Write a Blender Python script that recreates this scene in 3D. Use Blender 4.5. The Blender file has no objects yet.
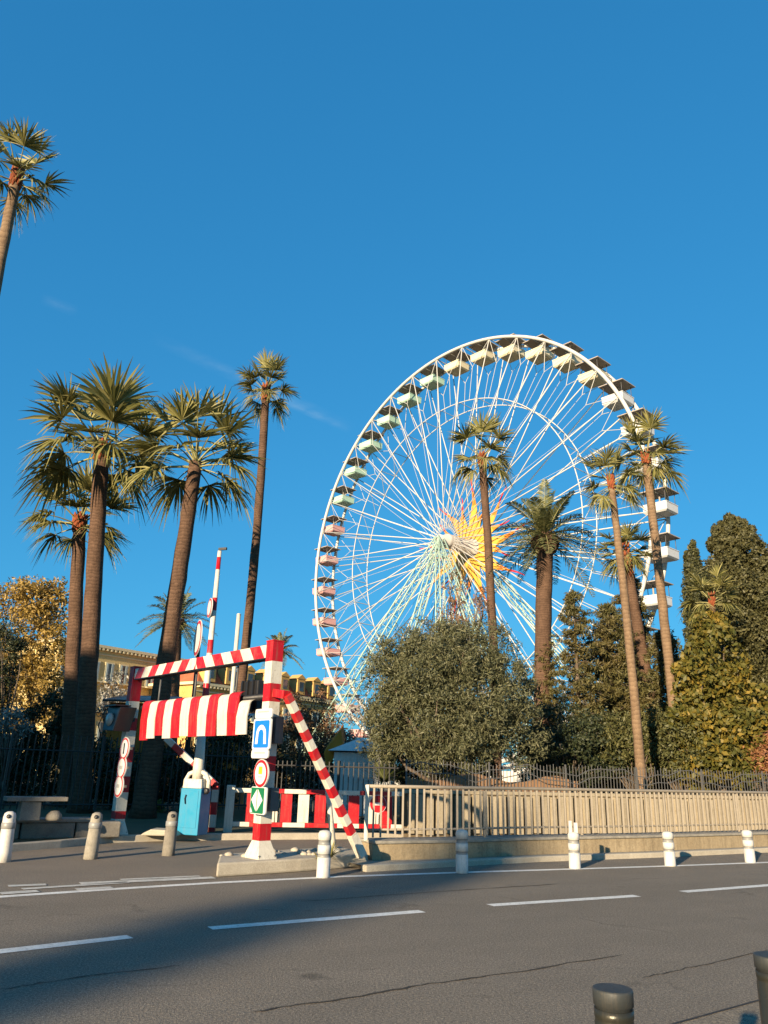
import bpy, math, random
import numpy as np
from mathutils import Vector, Matrix
R = math.radians
SC = bpy.context.scene
COL = SC.collection

# ------------------------------------------------------------------ camera
FPX, CX, CY, EYE = 769.0, 384.0, 512.0, 1.6
PITCH, ROLL = math.atan(258 / 769.0), R(1.6)
_c, _s = math.cos(PITCH), math.sin(PITCH)
FW = Vector((0, _c, _s)); _u0 = Vector((0, -_s, _c)); _r0 = Vector((1, 0, 0))
RT = _r0 * math.cos(ROLL) + _u0 * math.sin(ROLL)
UP = _u0 * math.cos(ROLL) - _r0 * math.sin(ROLL)
CAM = Vector((0, 0, EYE))
def ray(x, y): return RT * ((x - CX) / FPX) + UP * ((CY - y) / FPX) + FW
def G(x, y, z=0.0):                      # point of the photograph on the level z
    d = ray(x, y); return CAM + d * ((z - EYE) / d.z)
def P(x, y, Y):                          # point of the photograph at depth Y
    d = ray(x, y); return CAM + d * (Y / d.y)
def PL(x, y, p, n):                      # on a plane
    d = ray(x, y); return CAM + d * ((p - CAM).dot(n) / d.dot(n))
cam = bpy.data.cameras.new('camera'); co = bpy.data.objects.new('camera', cam); COL.objects.link(co)
co.matrix_world = Matrix(((RT.x, UP.x, -FW.x, 0), (RT.y, UP.y, -FW.y, 0), (RT.z, UP.z, -FW.z, EYE), (0, 0, 0, 1)))
cam.sensor_fit = 'VERTICAL'; cam.sensor_height = 24.0; cam.lens = 24.0 * FPX / 1024.0
cam.clip_start = 0.05; cam.clip_end = 3000
SC.camera = co
SC.render.resolution_x = 768; SC.render.resolution_y = 1024

# ------------------------------------------------------------------ light
SUN_AZ, SUN_EL = R(28), R(13.2)          # light travels 28 degrees right of straight ahead
sdir = Vector((-math.sin(SUN_AZ) * math.cos(SUN_EL), -math.cos(SUN_AZ) * math.cos(SUN_EL), math.sin(SUN_EL)))
sl = bpy.data.lights.new('sun', 'SUN'); so = bpy.data.objects.new('sun', sl); COL.objects.link(so)
so.rotation_euler = sdir.to_track_quat('Z', 'Y').to_euler(); so.location = sdir * 50
sl.energy = 4.7; sl.angle = R(0.5); sl.color = (1.0, 0.80, 0.54)
W = bpy.data.worlds.new('World'); SC.world = W; W.use_nodes = True
nt = W.node_tree; nt.nodes.clear()
out = nt.nodes.new('ShaderNodeOutputWorld'); bg = nt.nodes.new('ShaderNodeBackground')
sky = nt.nodes.new('ShaderNodeTexSky'); sky.sky_type = 'NISHITA'; sky.sun_disc = False
sky.sun_elevation = SUN_EL; sky.sun_rotation = math.atan2(sdir.x, sdir.y)
sky.altitude = 50; sky.air_density = 1.0; sky.dust_density = 0.35; sky.ozone_density = 2.6
# grade of the sky's own colour, so that it is flatter and more teal from zenith to horizon
spl = nt.nodes.new('ShaderNodeSeparateColor'); hs = nt.nodes.new('ShaderNodeCombineColor'); nt.links.new(sky.outputs[0], spl.inputs[0])
for i, (ga_, gp_) in enumerate(((0.205, 0.70), (1.05, 0.503), (1.86, 0.43))):
    q_ = nt.nodes.new('ShaderNodeMath'); q_.operation = 'POWER'; nt.links.new(spl.outputs[i], q_.inputs[0]); q_.inputs[1].default_value = gp_
    w_ = nt.nodes.new('ShaderNodeMath'); w_.operation = 'MULTIPLY'; nt.links.new(q_.outputs[0], w_.inputs[0]); w_.inputs[1].default_value = ga_
    nt.links.new(w_.outputs[0], hs.inputs[i])
# thin cirrus streaks, laid on directions of the sky dome
tc = nt.nodes.new('ShaderNodeTexCoord')
def vmath(op, a, b=None):
    n = nt.nodes.new('ShaderNodeVectorMath'); n.operation = op
    for i, v in enumerate((a, b)):
        if v is None: continue
        if isinstance(v, (Vector, tuple, list)): n.inputs[i].default_value = tuple(v)
        else: nt.links.new(v, n.inputs[i])
    return n
def fmath(op, a, b=None, c=None, clamp=False):
    n = nt.nodes.new('ShaderNodeMath'); n.operation = op; n.use_clamp = clamp
    for i, v in enumerate((a, b, c)):
        if v is None: continue
        if isinstance(v, (int, float)): n.inputs[i].default_value = v
        else: nt.links.new(v, n.inputs[i])
    return n.outputs[0]
mp = nt.nodes.new('ShaderNodeMapping'); mp.inputs['Scale'].default_value = (38, 38, 120); mp.inputs['Rotation'].default_value = (0.2, 0.5, 0)
nt.links.new(tc.outputs['Generated'], mp.inputs['Vector'])
noi = nt.nodes.new('ShaderNodeTexNoise'); noi.inputs['Scale'].default_value = 1.0; noi.inputs['Detail'].default_value = 4
nt.links.new(mp.outputs[0], noi.inputs['Vector'])
mask = None
for (x0, y0, x1, y1, wid, amt) in ((150, 336, 356, 430, .010, .30), (262, 392, 350, 430, .006, .42), (40, 298, 78, 312, .008, .25)):
    a, b = ray(x0, y0).normalized(), ray(x1, y1).normalized()
    nn = a.cross(b).normalized(); mid = (a + b).normalized(); tang = (b - a).normalized(); half = (b - a).length / 2
    dist = fmath('ABSOLUTE', vmath('DOT_PRODUCT', tc.outputs['Generated'], nn).outputs['Value'])
    m1 = fmath('SUBTRACT', 1.0, fmath('DIVIDE', dist, wid), clamp=True)
    al = fmath('ABSOLUTE', vmath('DOT_PRODUCT', tc.outputs['Generated'], tang).outputs['Value'])
    # tang is perpendicular to mid, so this is the offset along the streak
    m2 = fmath('SUBTRACT', 1.0, fmath('POWER', fmath('DIVIDE', al, half), 2.0), clamp=True)
    ahead = fmath('GREATER_THAN', vmath('DOT_PRODUCT', tc.outputs['Generated'], mid).outputs['Value'], 0.0)
    m = fmath('MULTIPLY', fmath('MULTIPLY', fmath('MULTIPLY', m1, m2), ahead), fmath('MULTIPLY', fmath('SUBTRACT', noi.outputs[0], 0.22, clamp=True), amt * .7))
    mask = m if mask is None else fmath('ADD', mask, m)
mix = nt.nodes.new('ShaderNodeMix'); mix.data_type = 'RGBA'
nt.links.new(mask, mix.inputs['Factor']); nt.links.new(hs.outputs[0], mix.inputs[6]); mix.inputs[7].default_value = (2.6, 3.4, 4.0, 1)
nt.links.new(mix.outputs[2], bg.inputs['Color']); bg.inputs['Strength'].default_value = 0.085
nt.links.new(bg.outputs[0], out.inputs[0])
SC.view_settings.view_transform = 'Standard'; SC.view_settings.look = 'None'
SC.view_settings.gamma = 1.0; SC.view_settings.exposure = 1.32; SC.view_settings.use_curve_mapping = False
SC.render.engine = 'CYCLES'; SC.cycles.max_bounces = 5; SC.cycles.diffuse_bounces = 2; SC.cycles.transparent_max_bounces = 4

# ------------------------------------------------------------------ materials
class NB:
    def __init__(s, name):
        s.m = bpy.data.materials.new(name); s.m.use_nodes = True; s.t = s.m.node_tree
        s.b = s.t.nodes['Principled BSDF']
        s.co = s.t.nodes.new('ShaderNodeTexCoord')
    def n(s, typ, **kw):
        x = s.t.nodes.new(typ)
        for k, v in kw.items(): setattr(x, k, v)
        return x
    def l(s, a, b): s.t.links.new(a, b)
    def noise(s, scale, detail=4, rough=0.6, vec=None, stretch=None):
        t = s.n('ShaderNodeTexNoise'); t.inputs['Scale'].default_value = scale; t.inputs['Detail'].default_value = detail; t.inputs['Roughness'].default_value = rough
        v = vec or s.co.outputs['Object']
        if stretch:
            m = s.n('ShaderNodeMapping'); m.inputs['Scale'].default_value = stretch; s.l(v, m.inputs[0]); v = m.outputs[0]
        s.l(v, t.inputs['Vector']); return t.outputs[0]
    def ramp(s, fac, stops, interp='LINEAR'):
        r = s.n('ShaderNodeValToRGB'); r.color_ramp.interpolation = interp
        e = r.color_ramp.elements
        while len(e) < len(stops): e.new(0.5)
        for q, (p, c) in zip(e, stops):
            q.position = p; q.color = tuple(c) + (1,) if len(c) == 3 else c
        s.l(fac, r.inputs[0]); return r.outputs[0]
    def mixc(s, fac, a, b, mode='MIX'):
        x = s.n('ShaderNodeMix', data_type='RGBA', blend_type=mode)
        for i, v in ((0, fac), (6, a), (7, b)):
            if isinstance(v, (int, float)): x.inputs[i].default_value = v
            elif isinstance(v, (tuple, list)): x.inputs[i].default_value = tuple(v) + (1,) if len(v) == 3 else v
            else: s.l(v, x.inputs[i])
        return x.outputs[2]
    def math(s, op, a, b=0.0, clamp=False):
        x = s.n('ShaderNodeMath', operation=op, use_clamp=clamp)
        for i, v in enumerate((a, b)):
            if isinstance(v, (int, float)): x.inputs[i].default_value = v
            else: s.l(v, x.inputs[i])
        return x.outputs[0]
    def bump(s, h, strength=0.4, dist=0.02):
        x = s.n('ShaderNodeBump'); x.inputs['Strength'].default_value = strength; x.inputs['Distance'].default_value = dist
        s.l(h, x.inputs['Height']); s.l(x.outputs[0], s.b.inputs['Normal'])
    def done(s, col=None, rough=0.6, metal=0.0, spec=0.4):
        if col is not None:
            if isinstance(col, (tuple, list)): s.b.inputs['Base Color'].default_value = tuple(col) + (1,)
            else: s.l(col, s.b.inputs['Base Color'])
        s.b.inputs['Roughness'].default_value = rough; s.b.inputs['Metallic'].default_value = metal
        s.b.inputs['Specular IOR Level'].default_value = spec
        return s.m

def sc(c, k): return tuple(min(1, x * k) for x in c)
def paint(name, col, rough=0.45, wear=0.18, scale=3.0, dirt=(0.12, 0.09, 0.06), metal=0.0):
    b = NB(name)
    n1 = b.noise(scale, 6, 0.7)
    n2 = b.noise(scale * 9, 4, 0.7)
    n3 = b.noise(scale * 2.2, 5, 0.7, stretch=(2.6, 2.6, 0.22))
    c = b.mixc(b.math('MULTIPLY', b.ramp(n1, ((0.42, (0, 0, 0)), (0.75, (1, 1, 1)))), wear * 2), col, sc(col, 0.66))
    c = b.mixc(b.ramp(n3, ((0.52, (0, 0, 0)), (0.80, (wear * 2.2,) * 3))), c, sc(dirt, 1.4))
    c = b.mixc(b.ramp(n2, ((0.60, (0, 0, 0)), (0.72, (min(1, wear * 2.4),) * 3))), c, dirt)
    b.bump(n2, 0.12, 0.01)
    b.l(b.ramp(n1, ((0.3, (max(0, rough - .12),) * 3), (0.7, (min(1, rough + .2),) * 3))), b.b.inputs['Roughness'])
    m = b.done(c, rough, metal)
    return m
def stripes(name, vec, phase, cols=((0.62, 0.012, 0.02), (0.80, 0.77, 0.68)), duty=0.5, rough=0.4, wear=0.3):
    """bands along a direction of the object's own space: stripe = fract(dot(p, vec) + phase)"""
    b = NB(name)
    d = b.n('ShaderNodeVectorMath', operation='DOT_PRODUCT'); b.l(b.co.outputs['Object'], d.inputs[0]); d.inputs[1].default_value = tuple(vec)
    f = b.math('FRACT', b.math('ADD', d.outputs['Value'], phase))
    c = b.mixc(b.math('LESS_THAN', f, duty), cols[1], cols[0])
    n1 = b.noise(4.0, 6, 0.7); n2 = b.noise(22.0, 5, 0.75); n3 = b.noise(5.0, 5, 0.7, stretch=(2.6, 2.6, 0.25))
    c = b.mixc(b.ramp(n1, ((0.45, (0, 0, 0)), (0.8, (wear * 1.3,) * 3))), c, (0.2, 0.15, 0.11))
    c = b.mixc(b.ramp(n3, ((0.54, (0, 0, 0)), (0.8, (wear * 1.8,) * 3))), c, (0.17, 0.12, 0.085))
    c = b.mixc(b.ramp(n2, ((0.60, (0, 0, 0)), (0.70, (wear * 2.4,) * 3))), c, (0.10, 0.07, 0.05))
    return b.done(c, rough)
def leafmat(name, cols, trans=0.25, patch=0.5, patchcol=None, rough=0.55, scale=0.8):
    """leaf colours: each leaf its own pick, plus real colour patches through the crown"""
    b = NB(name)
    gi = b.n('ShaderNodeNewGeometry')
    k = len(cols)
    c = b.ramp(gi.outputs['Random Per Island'], [(i / max(1, k - 1), cols[i]) for i in range(k)])
    if patchcol:
        c = b.mixc(b.ramp(b.noise(scale, 3), ((0.42, (0, 0, 0)), (0.62, (patch,) * 3))), c, patchcol)
    b.done(c, rough, 0, 0.3)
    if trans > 0:
        tr = b.n('ShaderNodeBsdfTranslucent'); b.l(c, tr.inputs['Color'])
        mx = b.n('ShaderNodeMixShader'); mx.inputs[0].default_value = trans
        o = b.t.nodes['Material Output']; b.l(b.b.outputs[0], mx.inputs[1]); b.l(tr.outputs[0], mx.inputs[2]); b.l(mx.outputs[0], o.inputs['Surface'])
    return b.m
def barkmat(name, c0, c1, ring=9.0, bumpd=0.05):
    b = NB(name)
    sep = b.n('ShaderNodeSeparateXYZ'); b.l(b.co.outputs['Object'], sep.inputs[0])
    n1 = b.noise(2.2, 6, 0.7); n3 = b.noise(9.0, 5, 0.7, stretch=(1, 1, 0.25))
    w = b.math('FRACT', b.math('ADD', b.math('MULTIPLY', sep.outputs[2], ring), b.math('MULTIPLY', n1, 3.2)))
    n4 = b.noise(5.0, 6, 0.75)
    h = b.math('ADD', b.math('MULTIPLY', w, 0.34), b.math('ADD', b.math('MULTIPLY', n3, 0.55), b.math('MULTIPLY', n4, 0.6)))
    c = b.ramp(h, ((0.42, c0), (0.98, c1)))
    c = b.mixc(b.ramp(n1, ((0.4, (0, 0, 0)), (0.65, (0.45,) * 3))), c, sc(c0, 0.75))
    b.bump(h, 0.8, bumpd)
    return b.done(c, 0.85, 0, 0.2)
def groundmat(name, c0, c1, scale, bstr=0.3, rough=0.9):
    b = NB(name)
    n1 = b.noise(scale, 8, 0.7); n2 = b.noise(scale * 25, 3, 0.7)
    c = b.ramp(n1, ((0.3, c0), (0.7, c1)))
    c = b.mixc(0.35, c, b.ramp(n2, ((0.35, sc(c0, 0.6)), (0.7, sc(c1, 1.2)))))
    b.bump(n2, bstr, 0.02)
    return b.done(c, rough, 0, 0.25)
def wallmat(name, c0, c1, dark, scale=0.8):
    b = NB(name)
    n1 = b.noise(scale, 7, 0.72); n2 = b.noise(scale * 30, 4, 0.7); n3 = b.noise(scale * 4, 6, 0.75, stretch=(1.6, 1.6, 0.14)); n4 = b.noise(scale * 5, 6, 0.7)
    c = b.ramp(n1, ((0.3, c0), (0.7, c1)))
    c = b.mixc(b.ramp(n3, ((0.46, (0, 0, 0)), (0.72, (0.75,) * 3))), c, dark)
    c = b.mixc(b.ramp(n4, ((0.58, (0, 0, 0)), (0.68, (0.5,) * 3))), c, sc(c0, 0.6))
    c = b.mixc(0.25, c, b.ramp(n2, ((0.35, sc(c0, 0.6)), (0.7, sc(c1, 1.2)))))
    b.bump(b.math('ADD', n2, n4), 0.45, 0.02)
    return b.done(c, 0.9, 0, 0.2)
def asphalt(name, c0, c1):
    b = NB(name)
    n0 = b.noise(0.22, 5, 0.65); n1 = b.noise(1.3, 6, 0.7); n2 = b.noise(130, 2, 0.6); n3 = b.noise(30, 4, 0.7)
    c = b.ramp(n0, ((0.32, c0), (0.68, c1)))
    c = b.mixc(0.5, c, b.ramp(n1, ((0.3, sc(c0, 0.72)), (0.72, sc(c1, 1.15)))))
    c = b.mixc(0.55, c, b.ramp(n2, ((0.34, sc(c0, 0.35)), (0.5, c0), (0.66, sc(c1, 1.9)))))
    # dark sealed cracks and oil marks
    v = b.n('ShaderNodeTexVoronoi', feature='DISTANCE_TO_EDGE'); v.inputs['Scale'].default_value = 0.34
    vm = b.n('ShaderNodeMapping'); vm.inputs['Scale'].default_value = (0.55, 1.7, 1); vm.inputs['Rotation'].default_value = (0, 0, R(-28))
    wz = b.n('ShaderNodeVectorMath', operation='ADD'); nz = b.n('ShaderNodeTexNoise'); nz.inputs['Scale'].default_value = 1.6; nz.inputs['Detail'].default_value = 4
    b.l(b.co.outputs['Object'], nz.inputs['Vector']); b.l(b.co.outputs['Object'], wz.inputs[0]); b.l(nz.outputs[1], wz.inputs[1])
    b.l(wz.outputs[0], vm.inputs[0]); b.l(vm.outputs[0], v.inputs['Vector'])
    ck = b.math('MULTIPLY', b.ramp(v.outputs[0], ((0.0, (1, 1, 1)), (0.018, (0, 0, 0)))), b.ramp(n1, ((0.52, (0, 0, 0)), (0.62, (1, 1, 1)))))
    c = b.mixc(b.math('MULTIPLY', ck, 0.65), c, sc(c0, 0.3))
    st = b.ramp(b.noise(0.9, 6, 0.75, stretch=(0.5, 1.6, 1)), ((0.60, (0, 0, 0)), (0.74, (0.45,) * 3)))
    c = b.mixc(st, c, sc(c0, 0.55))
    wt = b.n('ShaderNodeMapping'); wt.inputs['Rotation'].default_value = (0, 0, R(-29)); b.l(b.co.outputs['Object'], wt.inputs[0])
    tr = b.noise(1.0, 5, 0.6, vec=wt.outputs[0], stretch=(0.05, 0.9, 1))
    c = b.mixc(b.ramp(tr, ((0.40, (0, 0, 0)), (0.62, (0.5,) * 3))), c, sc(c1, 0.62))
    g1 = b.noise(48, 3, 0.8)
    c = b.mixc(0.75, c, b.ramp(g1, ((0.36, (0.42,) * 3), (0.5, (0.95,) * 3), (0.64, (1.75, 1.68, 1.55)))), 'MULTIPLY')
    b.bump(b.math('ADD', b.math('MULTIPLY', n2, 0.7), b.math('ADD', n3, g1)), 0.7, 0.014)
    return b.done(c, 0.85, 0, 0.3)

RED, WHT = (0.38, 0.005, 0.010), (0.56, 0.525, 0.44)
M = {}
M['asphalt'] = asphalt('asphalt', (0.145, 0.122, 0.095), (0.255, 0.214, 0.165))
M['pavement'] = asphalt('pavement_asphalt', (0.17, 0.14, 0.105), (0.275, 0.23, 0.172))
M['tar'] = groundmat('tar', (0.035, 0.032, 0.028), (0.07, 0.062, 0.052), 3.0)
M['manhole'] = groundmat('manhole_iron', (0.06, 0.055, 0.048), (0.11, 0.10, 0.085), 9.0, 0.8)
M['lane'] = paint('road_paint', (0.74, 0.72, 0.66), 0.7, 0.5, 4.0, (0.18, 0.17, 0.15))
M['worn'] = paint('worn_road_paint', (0.55, 0.53, 0.47), 0.75, 0.6, 3.0, (0.16, 0.15, 0.13))
M['concrete'] = groundmat('concrete', (0.30, 0.26, 0.20), (0.48, 0.43, 0.34), 2.5)
M['old_concrete'] = groundmat('old_concrete', (0.15, 0.135, 0.11), (0.40, 0.365, 0.30), 5.5, 0.5)
M['stone'] = groundmat('stone', (0.12, 0.108, 0.09), (0.28, 0.25, 0.205), 3.0, 0.5)
M['plaster'] = wallmat('cream_plaster', (0.26, 0.215, 0.145), (0.39, 0.33, 0.235), (0.14, 0.11, 0.075)); M['recess'] = wallmat('shaded_stained_recess', (0.12, 0.09, 0.055), (0.18, 0.14, 0.09), (0.06, 0.045, 0.03))  # recess base darkened so panel gaps read as shade; streaks are stains
M['low'] = wallmat('low_wall', (0.25, 0.19, 0.115), (0.40, 0.32, 0.205), (0.10, 0.075, 0.048), 0.9)
M['soil'] = groundmat('soil', (0.05, 0.05, 0.025), (0.11, 0.10, 0.05), 0.7, 0.6)
M['red'] = paint('red_paint', RED, .45, .3); M['white'] = paint('white_paint', WHT, .5, .3)
M['gal'] = paint('railing_paint', (0.27, 0.23, 0.175), 0.5, 0.3, 6)
M['iron'] = paint('dark_iron', (0.022, 0.021, 0.020), 0.45, 0.1)
M['greyiron'] = paint('grey_iron', (0.085, 0.085, 0.085), 0.5, 0.25)
M['black'] = paint('black_plastic', (0.012, 0.012, 0.014), 0.4, 0.05)
M['blue'] = paint('cabinet_blue', (0.010, 0.20, 0.34), 0.4, 0.15)
M['signblue'] = paint('sign_blue', (0.008, 0.15, 0.60), 0.35, 0.06)
M['signgreen'] = paint('sign_green', (0.008, 0.13, 0.05), 0.35, 0.06)
M['signwhite'] = paint('sign_white', (0.57, 0.56, 0.53), 0.35, 0.08)
M['signred'] = paint('sign_red', (0.40, 0.008, 0.014), 0.35, 0.06)
M['signyellow'] = paint('sign_yellow', (0.75, 0.42, 0.02), 0.35, 0.06)
M['signgrey'] = paint('sign_grey', (0.35, 0.34, 0.32), 0.4, 0.06)
M['steel'] = paint('bollard_steel', (0.036, 0.036, 0.028), 0.33, 0.12, 8, metal=0.45)
M['darksteel'] = paint('bollard_top', (0.04, 0.044, 0.044), 0.5, 0.12, 8, metal=0.2)
M['bollard'] = paint('bollard_white', (0.52, 0.50, 0.46), 0.5, 0.4, 7, (0.25, 0.22, 0.18))
M['band'] = paint('bollard_band', (0.22, 0.22, 0.21), 0.4, 0.2, 7)
M['wheelwhite'] = paint('wheel_white', (0.50, 0.48, 0.44), 0.45, 0.06)
M['mint'] = paint('mint_steel', (0.33, 0.45, 0.37), 0.45, 0.1)
M['roofbrown'] = paint('canopy_brown', (0.33, 0.28, 0.235), 0.6, 0.1)
M['fl_y'] = paint('flame_yellow', (0.66, 0.34, 0.05), 0.45, 0.05)
M['fl_o'] = paint('flame_orange', (0.62, 0.19, 0.02), 0.45, 0.05)
M['fl_r'] = paint('flame_red', (0.50, 0.02, 0.02), 0.45, 0.05)
M['bark'] = barkmat('palm_bark', (0.052, 0.029, 0.018), (0.15, 0.088, 0.056))
M['palebark'] = barkmat('pale_palm_bark', (0.115, 0.072, 0.043), (0.245, 0.165, 0.10), 7.0, 0.03)
M['boot'] = barkmat('leaf_base', (0.15, 0.04, 0.016), (0.30, 0.085, 0.034), 5.0)
M['wood'] = barkmat('tree_bark', (0.07, 0.05, 0.035), (0.17, 0.13, 0.095), 1.0)
M['fan'] = leafmat('fan_palm_leaf', ((0.11, 0.11, 0.03), (0.20, 0.185, 0.055), (0.32, 0.28, 0.11)), 0.22)
M['petiole'] = paint('palm_petiole', (0.26, 0.24, 0.09), 0.5, 0.2)
M['feather'] = leafmat('feather_palm_leaf', ((0.07, 0.08, 0.03), (0.13, 0.135, 0.05), (0.21, 0.20, 0.08)), 0.2)
M['olive'] = leafmat('olive_leaf', ((0.05, 0.055, 0.027), (0.095, 0.098, 0.046), (0.155, 0.148, 0.08)), 0.15)
M['cedar'] = leafmat('cedar_needles', ((0.035, 0.038, 0.014), (0.085, 0.08, 0.026), (0.13, 0.115, 0.04)), 0.12, 0.4, (0.11, 0.07, 0.022))
M['cypress'] = leafmat('cypress_leaf', ((0.038, 0.038, 0.015), (0.07, 0.066, 0.024), (0.10, 0.09, 0.035)), 0.1)
M['darkcyp'] = leafmat('dark_cypress_leaf', ((0.03, 0.035, 0.016), (0.06, 0.062, 0.024), (0.09, 0.085, 0.03)), 0.1)
M['ivy'] = leafmat('autumn_ivy_leaf', ((0.06, 0.062, 0.014), (0.15, 0.12, 0.019), (0.25, 0.165, 0.026)), 0.25, 0.75, (0.06, 0.07, 0.016), scale=0.9)
M['rust'] = leafmat('rust_leaf', ((0.16, 0.06, 0.025), (0.26, 0.11, 0.05), (0.32, 0.17, 0.07)), 0.25)
M['poplar'] = leafmat('yellow_poplar_leaf', ((0.18, 0.12, 0.025), (0.34, 0.22, 0.045), (0.42, 0.29, 0.10)), 0.28)
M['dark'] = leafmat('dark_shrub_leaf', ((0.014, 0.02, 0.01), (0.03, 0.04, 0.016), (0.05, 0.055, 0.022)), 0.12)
M['shrub'] = leafmat('shrub_leaf', ((0.04, 0.045, 0.015), (0.08, 0.08, 0.026), (0.125, 0.115, 0.04)), 0.15)
M['silver'] = leafmat('silver_leaf', ((0.10, 0.10, 0.085), (0.22, 0.21, 0.18), (0.46, 0.43, 0.38)), 0.2)
M['dead'] = leafmat('dead_leaf', ((0.14, 0.07, 0.035), (0.22, 0.13, 0.07), (0.10, 0.06, 0.03)), 0.1)
M['weed'] = leafmat('weed_leaf', ((0.12, 0.12, 0.03), (0.22, 0.20, 0.05), (0.32, 0.26, 0.09)), 0.2)
M['yucca'] = leafmat('yucca_leaf', ((0.05, 0.075, 0.02), (0.11, 0.13, 0.04), (0.22, 0.22, 0.10)), 0.15)
M['facade'] = groundmat('yellow_facade', (0.50, 0.37, 0.15), (0.62, 0.48, 0.23), 0.4, 0.1)
M['ochre'] = groundmat('ochre_facade', (0.48, 0.28, 0.08), (0.60, 0.38, 0.14), 0.4, 0.1)
M['trim'] = paint('cream_trim', (0.64, 0.54, 0.33), 0.7, 0.15)
M['tile'] = groundmat('red_roof_tile', (0.26, 0.07, 0.03), (0.42, 0.14, 0.07), 1.5, 0.4)
M['shutter'] = paint('shutter_blue', (0.24, 0.31, 0.33), 0.6, 0.2)
M['glass'] = NB('window_glass').done((0.05, 0.06, 0.07), 0.12, 0, 0.6)
M['rustm'] = paint('rusty_iron', (0.13, 0.06, 0.03), .8, .3)
M['orange'] = groundmat('orange_boards', (0.42, 0.12, 0.02), (0.60, 0.20, 0.04), 2.0, 0.3)
M['tent'] = paint('white_canvas', (0.72, 0.70, 0.68), 0.8, 0.2)
M['tenty'] = paint('orange_canvas', (0.55, 0.20, 0.02), 0.8, 0.15)
M['reed'] = groundmat('reed_mat', (0.18, 0.10, 0.055), (0.34, 0.20, 0.11), 6.0, 0.6)
M['lens'] = NB('lamp_lens').done((0.35, 0.34, 0.30), 0.2, 0, 0.6)

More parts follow.
